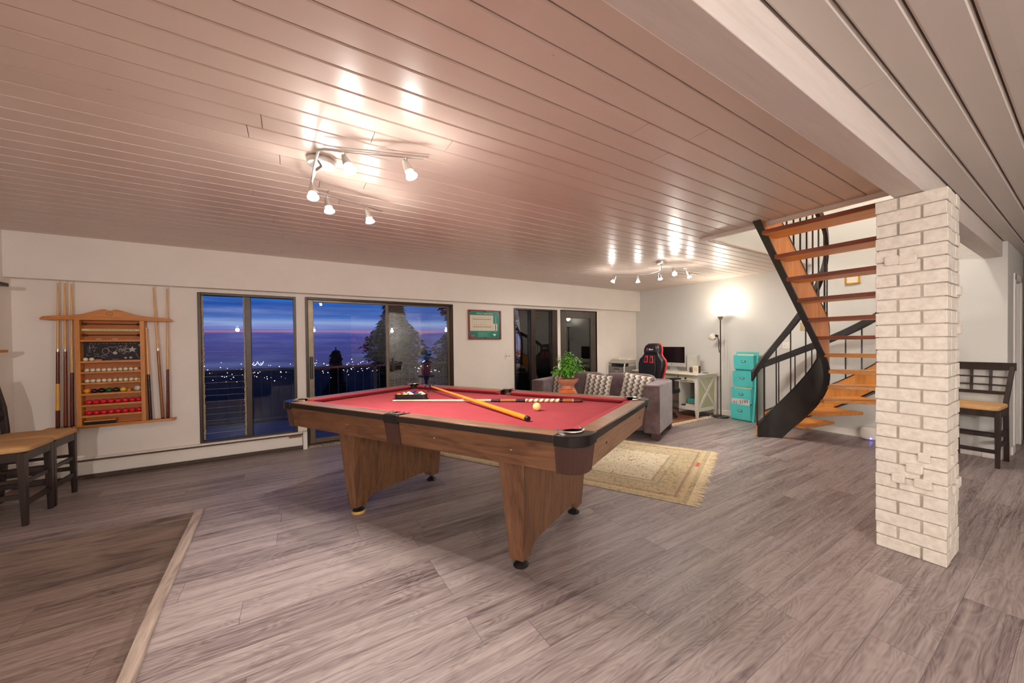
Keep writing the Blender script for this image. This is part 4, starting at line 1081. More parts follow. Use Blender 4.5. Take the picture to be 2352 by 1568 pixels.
# ------------------------------------------------------------------ bar stools
m_esp = wood('espresso_wood', rgb(58, 38, 32), rgb(30, 20, 17), 2, 1, .35)
m_tan = mottled('tan_suede', rgb(206, 160, 108), .85, .12, 9, bump=.1)
def stool(label, loc, rz, dsh=0, lean=.065, crest=.002):
    """local: front is +x, back rest at -x"""
    o = thing('bar_stool', label, 'stool', loc, rz, None)
    wf, dp, sh = .175, .185, .60+dsh
    for s in (-1, 1):
        mb = MB(); x, y = dp, s*wf
        mb.add([(x-.010, y-.016, 0), (x+.018, y-.016, 0), (x+.018, y+.016, 0), (x-.010, y+.016, 0), (x-.026, y-.021, sh-.004), (x+.020, y-.021, sh-.004), (x+.020, y+.021, sh-.004), (x-.026, y+.021, sh-.004)],
               [(3, 2, 1, 0), (4, 5, 6, 7), (0, 1, 5, 4), (1, 2, 6, 5), (2, 3, 7, 6), (3, 0, 4, 7)])
        mb.build('leg', m_esp, o, bevel=.003)
        # back leg sweeping up into the back post
        pts = [(-dp-.045, 0), (-dp-.02, .25), (-dp-.0, .50), (-dp-.0, .62), (-dp-.02, .80), (-dp-lean, 1.0)]
        mb = MB(); fr = [(Vector((x, s*(wf+max(0, z-.62)*.10), z)), Vector((1, 0, 0)), Vector((0, 1, 0))) for x, z in pts]
        mb.sweep(fr, [(-.02, -.018), (.02, -.018), (.02, .018), (-.02, .018)]); mb.build('leg', m_esp, o, bevel=.003)
        mb = MB(); mb.b2((-dp, y-.011, .20), (dp, y+.011, .235)); mb.build('stretcher', m_esp, o, bevel=.002)
        mb = MB(); mb.b2((-dp, y-.009, .32), (dp, y+.009, .345)); mb.build('stretcher', m_esp, o, bevel=.002)
    mb = MB(); mb.b2((dp-.010, -wf, .14), (dp+.010, wf, .18)); mb.build('footrest', m_esp, o, bevel=.002)
    mb = MB(); mb.b2((dp-.008, -wf, .30), (dp+.008, wf, .33)); mb.build('stretcher', m_esp, o, bevel=.002)
    mb = MB(); mb.b2((-dp-.015, -wf, .26), (-dp+.005, wf, .29)); mb.build('stretcher', m_esp, o, bevel=.002)
    mb = MB()
    for s in (-1, 1): mb.b2((-dp, s*(wf-.003), sh-.065), (dp, s*(wf+.019), sh-.002))
    mb.b2((dp-.004, -wf, sh-.065), (dp+.018, wf, sh-.002)); mb.b2((-dp-.012, -wf, sh-.065), (-dp+.012, wf, sh-.002)); mb.build('seat_frame', m_esp, o, bevel=.002)
    mb = MB(); mb.sup((.005, 0, sh+.02), (.43, .385, .062), .18, 36, e2=.5); mb.build('seat_cushion', m_tan, o)
    bx = lambda z: -dp-.0-(max(0, z-.62)/.38)**1.5*lean
    hw = wf+.018
    def rail_(z0, z1, ww, th=.02, nm='back_rail'):
        mb = MB(); fr = []
        for k in range(9):
            u = -1+2*k/8; fr.append((Vector((bx((z0+z1)/2)-.012*(1-u*u), u*ww, 0)), Vector((1, 0, 0)), Vector((0, 0, 1))))
        mb.sweep(fr, [(-th/2, z0), (th/2, z0), (th/2, z1), (-th/2, z1)]); mb.build(nm, m_esp, o, bevel=.002)
    rail_(.955, 1.035, hw+crest, .024, 'crest_rail'); rail_(.875, .89, hw+.01); rail_(.79, .805, hw+.005); rail_(.70, .735, hw)
    for s in (-.35, .35):
        mb = MB(); fr = [(Vector((bx(z)-.010, s*hw, z)), Vector((1, 0, 0)), Vector((0, 1, 0))) for z in (.73, .82, .90, .96)]
        mb.sweep(fr, [(-.008, -.012), (.008, -.012), (.008, .012), (-.008, .012)]); mb.build('back_slat', m_esp, o)
    return o
stool('dark wooden bar stool with tan seat, nearer the camera at the left edge', (-1.83, 4.525, 0), 0, -.06)
stool('dark wooden bar stool with tan seat, tucked behind the nearer one by the heater', (-1.83, 4.92, 0), 0, -.06)
stool('dark wooden bar stool with grid back standing behind the brick column', (6.015, .715, 0), PI-.05, -.03, .035, .045)
# bits on the left wall edge: shelf and hooks of another rack
sh1 = thing('wall_shelf', 'small dark floating shelf at the left edge of the picture', 'shelf', (FX0, 5.06, 1.845))
mb = MB(); mb.prism([(0, -.2), (.10, -.2), (.12, .2), (0, .2)], -.01, .02); mb.build('board', m_esp, sh1)
sh2 = thing('wall_shelf', 'narrow light brown ledge below the dark shelf at the left edge', 'shelf', (FX0, 5.06, 1.275))
mb = MB(); mb.b2((0, -.25, -.012), (.10, .22, .012)); mb.build('board', m_oak, sh2)

# ------------------------------------------------------------------ rugs
m_rug, t, b = base('oriental_rug', rgb(210, 190, 150), .95, 0, .1)
v = coord(t); x_, y_, z_q = t.sep(v)
n1 = t.noise(v, 5.5, 6, .65, 1.6); n2 = t.noise(v, 17, 5, .6, 2.2); n3 = t.noise(v, 2.2, 3)
c = t.ramp(n2, [(.36, rgb(150, 116, 70)), (.43, rgb(212, 196, 164)), (.57, rgb(224, 212, 186)), (.62, rgb(150, 148, 124)), (.68, rgb(186, 150, 96))])
ax = t.math('ABSOLUTE', x_); ay = t.math('ABSOLUTE', y_)
edge = t.math('MINIMUM', t.math('SUBTRACT', .815, ay), t.math('SUBTRACT', 1.375, ax))
ochre = t.mix(t.ramp(n1, [(.4, (0, 0, 0)), (.65, (1, 1, 1))]), col(rgb(176, 134, 70)), col(rgb(150, 144, 108)))
c = t.mix(t.math('MULTIPLY', t.math('LESS_THAN', edge, .36), t.math('MULTIPLY', n1, .75)), c, ochre)
for d0, w, cc in ((.37, .012, rgb(120, 106, 80)), (.30, .01, rgb(150, 150, 130)), (.11, .012, rgb(150, 96, 84)), (.06, .02, rgb(226, 206, 160))):
    c = t.mix(t.math('MULTIPLY', t.math('COMPARE', edge, d0, w), .45), c, col(cc))
t.put(b.inputs['Base Color'], c); t.put(b.inputs['Normal'], t.bump(t.noise(v, 260, 2), .5, .004))
m_fringe = mottled('rug_fringe', rgb(224, 204, 166), .9, .15, 40)
def rug(name, label, x, y, rz, lx, ly, mat, fr_len=.085, ends=(1, -1), fr_mat=m_fringe, zt=.010, red=None):
    o = thing(name, label, 'rug', (x, y, 0), rz)
    mb = MB(); mb.b2((-lx/2, -ly/2, 0.0005), (lx/2, ly/2, zt)); mb.build('pile', mat, o, bevel=.004)
    for s in ends:
        mb = MB(); rr = random.Random(4+s); yy = -ly/2
        while yy < ly/2:
            l_ = fr_len*rr.uniform(.6, 1.25); w = rr.uniform(.006, .013); dy = rr.uniform(-.018, .018)
            mb.add([(s*lx/2, yy, .002), (s*lx/2, yy+w, .002), (s*(lx/2+l_), yy+w+dy, .001), (s*(lx/2+l_), yy+dy, .001), (s*lx/2, yy, .009), (s*lx/2, yy+w, .009), (s*(lx/2+l_), yy+w+dy, .004), (s*(lx/2+l_), yy+dy, .004)],
                   [(0, 1, 2, 3), (4, 5, 6, 7), (0, 1, 5, 4), (1, 2, 6, 5), (2, 3, 7, 6), (3, 0, 4, 7)])
            yy += w+rr.uniform(0, .006)
        mb.build('fringe', fr_mat, o, smooth=False)
    return o
ra = math.radians(-64.5)
# corners: right-front (2.587,1.80), right-back (4.05,2.52); long axis runs away to the upper left
ux, uy = Vector((math.cos(ra), math.sin(ra))), Vector((-math.sin(ra), math.cos(ra)))
rc = Vector((2.587, 1.80))-ux*(1.375-.0)+uy*(.815)
rg = rug('area_rug', 'large fringed oriental rug in cream and ochre under the sofa', rc.x, rc.y, ra, 2.75, 1.63, m_rug)
mb = MB()
for i in range(5): mb.box((1.31+.01*(i % 2), .18+i*.028, .0108), (.035, .016, .0012))
mb.build('red_signature', mottled('rug_red', rgb(200, 50, 50), .9), rg)
m_brug = mottled('brown_rug', rgb(140, 86, 62), .95, .3, 14, bump=.4)
rug('desk_rug', 'brown fringed rug under the white desk', 5.35, 4.37, -PI/2, 1.35, 1.1, m_brug, .09, ends=(1,), zt=.006)

# ------------------------------------------------------------------ sofa
m_sofa, t, b = base('mauve_velvet', rgb(116, 92, 94), .75, 0, .3)
v = coord(t); n = t.noise(v, 7, 5, .6)
t.put(b.inputs['Base Color'], t.ramp(n, [(.35, rgb(84, 64, 66)), (.65, rgb(112, 92, 94))])); b.inputs['Sheen Weight'].default_value = .45; b.inputs['Sheen Roughness'].default_value = .4
sa = math.radians(-64)
so = thing('sofa', 'mauve velvet sofa with square arms in front of the white desk', 'sofa', (3.903, 4.196, 0), sa)
for s in (-1, 1):
    mb = MB(); mb.b2((s*.97, -.42, .085), (s*.76, .44, .725)); mb.build('arm', m_sofa, so, bevel=.022, seg=3)
mb = MB(); mb.b2((-.76, -.36, .10), (.76, .40, .28)); mb.build('seat_base', m_sofa, so, bevel=.01)
mb = MB(); mb.b2((-.95, .30, .12), (.95, .44, .735)); mb.build('back_frame', m_sofa, so, bevel=.03, seg=3)
for s in (-1, 1):
    mb = MB(); mb.sup((s*.38, -.06, .37), (.75, .74, .18), .25, 32, e2=.5); mb.build('seat_cushion', m_sofa, so)
    mb = MB(); mb.sup((0, 0, 0), (.77, .20, .46), .3, 32, e2=.35, T=TR((s*.385, .22, .59), 0, math.radians(-6))); mb.build('back_cushion', m_sofa, so)
m_sleg = mottled('sofa_leg_brown', rgb(70, 46, 40), .5)
for s in (-1, 1):
    for yy in (-.37, .38):
        mb = MB(); mb.box((s*.91, yy, .0505), (.10, .09, .080)); mb.build('leg', m_sleg, so, bevel=.002)
# patterned pillows
m_pil, t, b = base('wave_pillow', (.5, .5, .5), .8)
x_, y_, z_q = t.sep(coord(t))
u = t.math('MULTIPLY', x_, 1/.082); vv = t.math('MULTIPLY', z_q, 1/.066)
wv = t.math('MULTIPLY', t.math('ABSOLUTE', t.math('SINE', t.math('MULTIPLY', vv, PI))), .36)
ph = t.math('FRACT', t.math('ADD', u, wv))
t.put(b.inputs['Base Color'], t.ramp(ph, [(0, rgb(196, 184, 166)), (.30, rgb(200, 190, 172)), (.36, rgb(150, 138, 132)), (.62, rgb(128, 116, 114)), (.78, rgb(60, 46, 44)), (.88, rgb(58, 44, 42)), (.94, rgb(190, 178, 160))]))
def pillow(label, lx, ly, lz, rz, ry, s_=.41):
    p = so.matrix_basis @ Vector((lx, ly, lz)); o = thing('throw_pillow', label, 'pillow', p, sa+rz); o.rotation_euler = (math.radians(-16), math.radians(ry), sa+rz)
    n = 22; vs_, fs_ = [], []
    for side in (-1, 1):
        for i in range(n+1):
            for j in range(n+1):
                a, b_ = -1+2*i/n, -1+2*j/n
                k = max(0, (1-a**2)*(1-b_**2))**.42
                pin = 1-.07*(1-abs(a)**3)*abs(b_)**4; pin2 = 1-.07*(1-abs(b_)**3)*abs(a)**4
                vs_.append((a*s_/2*pin2, side*k*.068, b_*s_/2*pin))
    for side in (0, 1):
        o_ = side*(n+1)**2
        for i in range(n):
            for j in range(n): fs_.append((o_+i*(n+1)+j, o_+(i+1)*(n+1)+j, o_+(i+1)*(n+1)+j+1, o_+i*(n+1)+j+1))
    MB().add(vs_, fs_).build('cover', m_pil, o)
    e = [(-1, -1), (1, -1), (1, 1), (-1, 1)]; pts = []
    for k in range(4):
        a, b_ = e[k], e[(k+1) % 4]
        for q in range(8):
            f = q/8; x, z = a[0]+(b_[0]-a[0])*f, a[1]+(b_[1]-a[1])*f
            pin = 1-.07*(1-abs(x)**3)*abs(z)**4; pin2 = 1-.07*(1-abs(z)**3)*abs(x)**4; pts.append((x*s_/2*pin2, 0, z*s_/2*pin))
    MB().tube(pts, .004, 5, closed=True).build('piping', m_cream, o)
pillow('wave-patterned grey pillow behind the plant pot at the left of the sofa', -.62, -.07, .62, -.05, 0)
pillow('wave-patterned grey pillow alone in the middle of the sofa', -.02, -.07, .61, .05, 5)
pillow('wave-patterned grey pillow leaning on the right sofa arm', .56, -.06, .63, .10, 9)

# ------------------------------------------------------------------ plant on its stand
px, py = 2.47, 3.165
stn = thing('plant_stand', 'dark wooden pedestal stand carrying the orange plant pot, beyond the pool table', 'stand', (px, py, .0105))
mb = MB(); mb.lathe([(0, .56), (.17, .56), (.175, .575), (.17, .59), (0, .59)], n=32, close=False); mb.build('top', m_brown_door, stn)
mb = MB(); mb.lathe([(0, 0), (.14, 0), (.14, .02), (.05, .05), (.035, .15), (.05, .30), (.035, .45), (.06, .56), (0, .56)], n=24, close=False); mb.build('pedestal', m_brown_door, stn)
ppz = .601
pp = thing('potted_plant', 'bushy green plant in an orange glazed waisted pot', 'plant', (px, py, ppz))
m_terra = mottled('glazed_orange', rgb(206, 102, 40), .18, .25, 9, coat=.5)
m_terra2 = mottled('unglazed_rim', rgb(190, 118, 92), .4, .15, 12, coat=.2)
mb = MB(); mb.lathe([(0, 0), (.075, 0), (.095, .03), (.108, .08), (.111, .12), (.105, .155), (.086, .19), (.076, .197), (0, .197)], n=36, close=False); pot = mb.build('pot', m_terra, pp)
mb = MB(); mb.lathe([(.070, .195), (.078, .200), (.079, .206), (.072, .212), (.071, .235), (.084, .25), (.108, .275), (.118, .298), (.119, .308), (.111, .310), (.100, .295), (.0, .285)], n=36, close=False); rim = mb.build('pot_rim', m_terra2, pp)
mb = MB(); mb.lathe([(0, .290), (.104, .290), (.102, .296), (0, .299)], n=24, close=False); mb.build('soil', mottled('soil', rgb(46, 30, 22), .9, .3, 40), pp)
m_leaf, t, b = base('fresh_leaf', rgb(96, 168, 44), .45)
t.put(b.inputs['Base Color'], t.ramp(t.noise(coord(t), 22, 3), [(.3, rgb(58, 118, 34)), (.55, rgb(104, 172, 52)), (.75, rgb(156, 204, 84))]))
b.inputs['Subsurface Weight'].default_value = .1; b.inputs['Subsurface Radius'].default_value = (.01, .02, .01)
m_stem = mottled('green_stem', rgb(92, 124, 48), .6)
lf, stm = MB(), MB(); rr = random.Random(11)
def leaf(mb, c, d, l, w, droop):
    d = d.normalized(); sd = d.cross(Vector((0, 0, 1))); sd = sd.normalized() if sd.length > .01 else Vector((1, 0, 0)); u_ = sd.cross(d)
    p0, p1, p2 = c, c+d*l*.5+u_*l*.06, c+d*l-Vector((0, 0, droop*l)); 
    mb.add([tuple(q) for q in (p0, p1+sd*w-u_*.002, p2, p1-sd*w-u_*.002, p1)], [(0, 1, 4), (1, 2, 4), (2, 3, 4), (3, 0, 4)])
for i in range(70):
    a = rr.uniform(0, 2*PI); rad = rr.uniform(.02, .17)**1.0; hh = .30+rr.uniform(.09, .30)*(1-.45*(rad/.17)**2)
    b0 = Vector((rr.uniform(-.04, .04), rr.uniform(-.04, .04), .296)); tp = Vector((rad*math.cos(a), rad*math.sin(a), hh))
    md = (b0+tp)/2+Vector((0, 0, .03)); stm.tube([b0, md, tp], .0018, 4)
    for k in range(13):
        f = .35+.65*k/12; q = b0.lerp(tp, f)+Vector((0, 0, .03*(1-abs(2*f-1))))
        an = a+rr.uniform(-1.6, 1.6); d_ = Vector((math.cos(an), math.sin(an), rr.uniform(-.5, .6)))
        leaf(lf, q, d_, rr.uniform(.032, .056), rr.uniform(.009, .015), rr.uniform(.1, .5))
stm.build('stems', m_stem, pp); lf.build('leaves', m_leaf, pp, smooth=False)

# ------------------------------------------------------------------ desk and everything on it
m_deskw = mottled('desk_white', rgb(226, 220, 208), .4, .02, 5)
m_deskp = mottled('desk_panel_green', rgb(196, 194, 160), .5, .03, 5)
X0d, X1d, Y0d, Y1d = 5.62, 6.19, 3.70, 5.06
dz = .735
dk_ = thing('writing_desk', 'white desk with X-braced side panel and drawers along the end wall', 'desk', (X0d, Y0d, .0065))
W_, D_ = Y1d-Y0d, X1d-X0d
mb = MB(); mb.b2((-.045, -.035, dz-.022), (D_+.02, W_+.035, dz)); mb.build('desktop', m_deskw, dk_, bevel=.006)
mb = MB()
for (x, y) in ((0, 0), (D_-.05, 0), (0, W_-.05), (D_-.05, W_-.05)):
    mb = MB(); mb.add([(x+.008, y+.004, 0), (x+.042, y+.004, 0), (x+.042, y+.04, 0), (x+.008, y+.04, 0), (x, y, .14), (x+.055, y, .14), (x+.055, y+.05, .14), (x, y+.05, .14), (x, y, dz-.022), (x+.055, y, dz-.022), (x+.055, y+.05, dz-.022), (x, y+.05, dz-.022)],
        [(3, 2, 1, 0), (8, 9, 10, 11)]+[(a, (a+1) % 4, 4+(a+1) % 4, 4+a) for a in range(4)]+[(4+a, 4+(a+1) % 4, 8+(a+1) % 4, 8+a) for a in range(4)])
    mb.build('leg', m_deskw, dk_, bevel=.002)
for yy in (0.012, W_-.030):
    mb = MB(); mb.b2((.05, yy, .14), (D_-.05, yy+.012, dz-.022)); sp = mb.build('side_panel', m_deskp, dk_)
    s = -1 if yy < .1 else 1; yf = yy-.010 if s < 0 else yy+.012
    mb = MB(); mb.b2((.05, yf, .10), (D_-.05, yf+.010, .155)); mb.b2((.05, yf, dz-.07), (D_-.05, yf+.010, dz-.022))
    za, zb2 = .155, dz-.07; ww = .02
    for q in (0, 1):
        xa, xb = (.055, D_-.055) if q else (D_-.055, .055)
        dx, dz_ = xb-xa, zb2-za; l_ = math.hypot(dx, dz_); nx, nz = -dz_/l_*ww, dx/l_*ww
        mb.prism([(xa+nx, za+nz), (xa-nx, za-nz), (xb-nx, zb2-nz), (xb+nx, zb2+nz)], yf-(.0012*q if s < 0 else 0), yf+.0095+(.0012*q if s > 0 else 0), 'xz')
    mb.build('cross_brace', m_deskw, dk_)
mb = MB(); mb.b2((.03, .36, .06), (D_, .375, dz-.022)); mb.build('inner_panel', m_deskw, dk_)
mb = MB(); mb.b2((.03, W_-.375, .10), (D_, W_-.36, dz-.022)); mb.build('inner_panel', m_deskw, dk_)
mb = MB(); mb.b2((.01, .05, .14), (D_-.03, .36, .165)); mb.b2((.005, .05, .12), (.02, .36, .172)); mb.build('lower_shelf', m_deskw, dk_)
mb = MB(); mb.b2((.01, .04, dz-.145), (.06, W_-.04, dz-.13)); mb.b2((D_-.012, .05, .15), (D_-.004, W_-.05, dz-.03)); mb.build('drawer_rail', m_deskw, dk_)
for (ya, yb, kn) in ((.055, .355, True), (.39, W_-.39, False), (W_-.355, W_-.055, True)):
    mb = MB(); mb.b2((.0, ya, dz-.125), (.35, yb, dz-.03)); dr = mb.build('drawer', m_deskw, dk_, bevel=.002)
    mb = MB(); mb.b2((-.004, ya+.012, dz-.118), (.0, yb-.012, dz-.037)); mb.build('drawer_face', m_deskp, dr)
    if kn:
        mb = MB(); mb.lathe([(0, 0), (.008, 0), (.006, .012), (.015, .018), (.015, .026), (0, .03)], n=16, close=False, T=TR((-.004, (ya+yb)/2, dz-.078)) @ Matrix.Rotation(-PI/2, 4, 'Y')); mb.build('knob', m_black, dr)
def at_desk(x, y, z=0): return (x, y, dz+z+.0065)
# all in one computer
im = thing('desktop_computer', 'all-in-one computer with a dark screen and pale chin on the desk', 'computer', at_desk(5.97, 4.45), -PI/2)
m_sil = mottled('pale_aluminium', rgb(206, 202, 196), .35, .03, metal=.3)
mb = MB(); mb.b2((-.285, -.012, .085), (.285, .012, .455)); mb.build('casing', m_sil, im, bevel=.006)
mb = MB(); mb.b2((-.280, -.0135, .155), (.280, -.012, .450)); mb.build('screen', base('dark_screen', rgb(32, 18, 24), .12)[0], im)
mb = MB(); mb.lathe([(0, 0), (.010, 0), (.010, .001), (0, .001)], n=14, close=False, T=TR((0, -.012, .118)) @ Matrix.Rotation(PI/2, 4, 'X')); mb.build('round_mark', m_black, im)
mb = MB(); mb.prism([(.01, .12), (.03, .12), (.06, .006), (-.06, .006), (-.08, .0), (.10, 0), (.10, .006)], -.09, .09, 'yz'); mb.build('stand', m_sil, im, bevel=.002)
kb = MB().box((0, 0, .007), (.43, .115, .012)).build('keyboard', m_deskw, bevel=.003); kb.location = at_desk(5.74, 4.42); kb.rotation_euler[2] = -PI/2; tag(kb, 'long white keyboard at the front of the desk below the screen', 'keyboard')
sp_ = thing('file_box', 'tall pale grey box standing right of the computer screen', 'box', at_desk(6.06, 4.06)); MB().box((0, 0, .15), (.10, .20, .30)).build('box', mottled('pale_box', rgb(204, 202, 190), .6), sp_, bevel=.003)
bo = thing('paper_box', 'small white printed box with a dark brown side on the desk', 'box', at_desk(5.86, 3.87), 0)
MB().box((0, 0, .062), (.06, .11, .124)).build('box', m_paper, bo, bevel=.001)
mb = MB(); mb.b2((-.031, -.0565, 0), (.031, -.055, .124)); mb.build('dark_side', mottled('dark_mauve', rgb(84, 58, 56), .6), bo)
mb = MB()
for i in range(5): mb.b2((-.0308, -.035, .035+i*.014), (-.030, .035, .039+i*.014))
mb.build('printed_lines', mottled('faint_print', rgb(150, 120, 110), .6), bo)
bk_ = thing('wire_basket', 'round wire basket of oddments behind the small white box', 'basket', at_desk(5.94, 3.99))
mb = MB()
for z in (.004, .03, .06, .085): mb.tube([(.06*math.cos(a), .06*math.sin(a), z) for a in [2*PI*i/20 for i in range(20)]], .0025, 5, closed=True)
for i in range(14):
    a = 2*PI*i/14; mb.cyl((.06*math.cos(a), .06*math.sin(a), .004), (.06*math.cos(a), .06*math.sin(a), .085), .002, n=5)
mb.build('wires', m_iron, bk_); MB().sup((0, 0, .05), (.10, .10, .09), .8, 12).build('contents', mottled('oddments', rgb(150, 130, 116), .7, .4, 30), bk_)
o = MB().box((0, 0, .003), (.16, .26, .006)).build('paper_sheet', m_paper); o.location = at_desk(5.72, 4.02); tag(o, 'white papers lying flat near the front of the desk', 'paper')
o = MB().box((0, 0, .008), (.07, .11, .014)).build('mobile_phone', m_black, bevel=.003); o.location = at_desk(5.92, 3.74, .0); o.scale = (.8, .8, .6); tag(o, 'small flat black gadget at the right back of the desktop', 'phone')
# lower shelf of the desk
o = thing('plastic_basket', 'teal perforated basket full of cables on the desk shelf', 'basket', (5.82, 3.86, .2135))
m_teal = mottled('teal_plastic', rgb(90, 168, 156), .45, .08, 10)
mb = MB(); frame(-.09, .09, -.11, .11, .008, 0, 1, mb)
mb = MB(); mb.b2((-.10, -.10, 0), (.10, .11, .008))
for (a, b_) in (((-.10, -.10, 0), (-.092, .11, .095)), ((.092, -.10, 0), (.10, .11, .095)), ((-.10, -.10, 0), (.10, -.092, .095)), ((-.10, .102, 0), (.10, .11, .095))): mb.b2(a, b_)
mb.build('basket', m_teal, o)
mb = MB()
for i in range(7):
    for j in range(3): mb.box((-.1012, -.08+i*.028, .022+j*.026), (.002, .010, .013))
mb.build('perforations', mottled('teal_dark', rgb(30, 82, 74), .6), o)
mb = MB(); rr = random.Random(2)
for i in range(7): mb.tube([(rr.uniform(-.08, .08), rr.uniform(-.08, .08), .07+.05*math.sin(k)) for k in range(6)], .005, 6)
mb.build('cables', m_black, o)
o = MB().box((0, 0, .020), (.20, .23, .040)).build('book_stack', mottled('pale_pink_paper', rgb(222, 188, 166), .7), bevel=.002); o.location = (5.81, 3.87, .1720); o['label'] = 'pale pink boxed stack under the teal basket'; tag(o, 'pale pink boxed pile lying under the teal basket', 'box')
o = MB().box((0, 0, .010), (.15, .10, .018)).build('notebook', mottled('dark_cover', rgb(58, 42, 48), .5), bevel=.002); o.location = (5.77, 4.00+.035-.005, .1720); o.rotation_euler[2] = .0; o.scale = (1, .62, 1); tag(o, 'dark notebook lying at the left of the desk shelf', 'notebook')
cd = MB(); cd.tube([(5.78+.40*k/24, 3.75-.09*math.sin(PI*k/16) if k < 16 else 3.75+.15*((k-16)/8)**2, .0065) for k in range(25)], .005, 6); o = cd.build('power_cord', m_white); tag(o, 'white power cord curling on the floor under the desk', 'cord')

# printer on a white stand
pr = thing('laser_printer', 'grey multifunction laser printer in the corner beside the desk', 'printer', (5.60, 5.365, .545), -PI/2+.05)
m_prg = mottled('printer_grey', rgb(132, 124, 116), .5, .05); m_prl = mottled('printer_pale', rgb(176, 168, 154), .5, .04)
mb = MB(); mb.b2((-.195, -.17, 0), (.195, .19, .26)); mb.build('body', m_prg, pr, bevel=.008)
mb = MB(); mb.b2((-.19, -.176, .14), (.19, -.17, .225)); mb.b2((-.19, -.176, .01), (.19, -.17, .13)); mb.build('paper_drawer', m_prg, pr, bevel=.002)
mb = MB(); mb.b2((-.13, -.178, .255), (.17, .0, .315)); mb.build('output_slot', m_black, pr)
mb = MB(); mb.b2((-.195, -.02, .26), (.195, .19, .32)); mb.b2((-.195, -.17, .26), (-.13, -.02, .32)); mb.build('rear_body', m_prl, pr, bevel=.004)
mb = MB(); mb.prism([(-.19, .322), (.19, .322), (.19, .385), (-.10, .385), (-.15, .36)], -.2, .2, 'yz'); mb.build('scanner_lid', m_prl, pr, bevel=.006)
mb = MB(); mb.b2((.0, -.05, .386), (.18, .14, .41)); mb.b2((-.16, -.08, .386), (-.02, .12, .43)); mb.build('feeder_tray', m_white, pr, bevel=.004)
mb = MB(); mb.b2((-.07, -.179, .20), (.07, -.176, .212)); mb.b2((-.07, -.179, .02), (.07, -.176, .036)); mb.build('drawer_grip', m_black, pr)
text('brand_text', 'brother', .026, m_white, pr, Matrix.Translation((0, -.1775, .165)) @ Matrix.Rotation(PI/2, 4, 'X'))
ps_ = thing('printer_cart', 'white metal frame cart under the grey printer', 'cart', (5.60, 5.365, 0), -PI/2+.05)
mb = MB(); mb.b2((-.215, -.21, .50), (.215, .20, .543)); mb.build('top_shelf', m_white, ps_, bevel=.004)
mb = MB(); mb.b2((-.215, -.21, .12), (.215, .20, .14)); mb.build('bottom_shelf', m_white, ps_, bevel=.004)
for s in (-1, 1):
    for y in (-.19, .18):
        mb = MB(); mb.cyl((s*.20, y, 0), (s*.20, y, .50), .012, n=10); mb.build('leg', m_white, ps_)
mb = MB(); mb.tube([(-.21, -.2, .543), (-.218, -.2, .56), (-.218, -.2, .80), (-.205, -.16, .86)], .011, 8); mb.tube([(.21, -.2, .543), (.218, -.2, .56), (.218, -.2, .80), (.205, -.16, .86)], .011, 8); mb.build('guard_rail', m_white, ps_)
hb_ = thing('slatted_organizer', 'white ribbed desktop organiser between printer and chair', 'organiser', (5.90, 4.90, dz+.0065), -PI/2)
mb = MB(); mb.prism([(-.16, .0), (.12, 0), (.12, .27), (-.04, .27), (-.16, .12)], -.13, .13, 'yz'); mb.build('body', m_deskw, hb_, bevel=.004)
mb = MB()
for i in range(4): mb.b2((-.131, -.1605+i*.03, .03+i*.035), (.131, -.155+i*.03, .034+i*.035))
mb.build('rib', m_prl, hb_)

# ------------------------------------------------------------------ gaming chair
gc = thing('gaming_chair', 'black and red racing style office chair with its back to the room', 'office chair', (5.12, 4.08, .0065), -PI/2-.25)
m_leath = mottled('black_leather', rgb(26, 22, 24), .4, .25, 9, bump=.1)
m_gredl = mottled('red_leather', rgb(214, 34, 40), .4, .1, 9)
# local: -y is back toward the camera? chair faces +y ; backrest outer face at -y
Tb = TR((0, -.26, .0), 0, math.radians(-8)) @ Matrix.Diagonal((1.13, 1, 1, 1))
prof = [(-.16, .50), (-.22, .58), (-.235, .70), (-.265, .80), (-.285, .92), (-.265, 1.0), (-.20, 1.05), (-.165, 1.10), (-.165, 1.17), (-.14, 1.235), (-.09, 1.265)]
prof = prof+[(-x, z) for x, z in prof[::-1]]
mb = MB(); mb.prism(prof, -.055, .045, 'xz', T=Tb); mb.build('backrest', m_leath, gc, bevel=.022, seg=3)
red = [Tb @ Vector((x*1.015, .03, z)) for x, z in prof]
mb = MB(); mb.tube(red, .012, 8); mb.build('red_trim', m_gredl, gc)
core = [(-.13, .55), (-.165, .68), (-.17, .85), (-.13, 1.02), (-.12, 1.06), (.12, 1.06), (.13, 1.02), (.17, .85), (.165, .68), (.13, .55)]
mb = MB(); mb.prism(core, -.075, -.05, 'xz', T=Tb); mb.build('back_panel', mottled('black_matte', rgb(16, 12, 15), .6, .2, 9), gc, bevel=.010)
for s in (-1, 1):
    for k, (m, y0_, sc) in enumerate(((m_gredl, -.080, 1.0), (m_black, -.084, .62))):
        P = [(s*.024, .935), (s*.028, 1.052), (s*.085, 1.052), (s*.118, .935)]
        cxx = sum(p[0] for p in P)/4; czz = sum(p[1] for p in P)/4
        P = [(cxx+(x-cxx)*sc, czz+(z-czz)*sc) for x, z in P]
        mb = MB(); mb.prism(P, y0_, -.055, 'xz', T=Tb); mb.build('harness_slot', m, gc, bevel=.003)
Tt = Tb @ Matrix.Translation((.025, -.0775, 1.16)) @ Matrix.Rotation(PI/2, 4, 'X')
mb = MB(); mb.prism([(-.15, 1.10), (-.15, 1.17), (-.125, 1.22), (-.08, 1.245), (.08, 1.245), (.125, 1.22), (.15, 1.17), (.15, 1.10)], -.075, -.05, 'xz', T=Tb); hd_ = mb.build('head_cap', m_leath, gc, bevel=.01)
text('brand_text', 'Racer', .045, m_white, hd_, Tt, ext=.001, shear=.3)
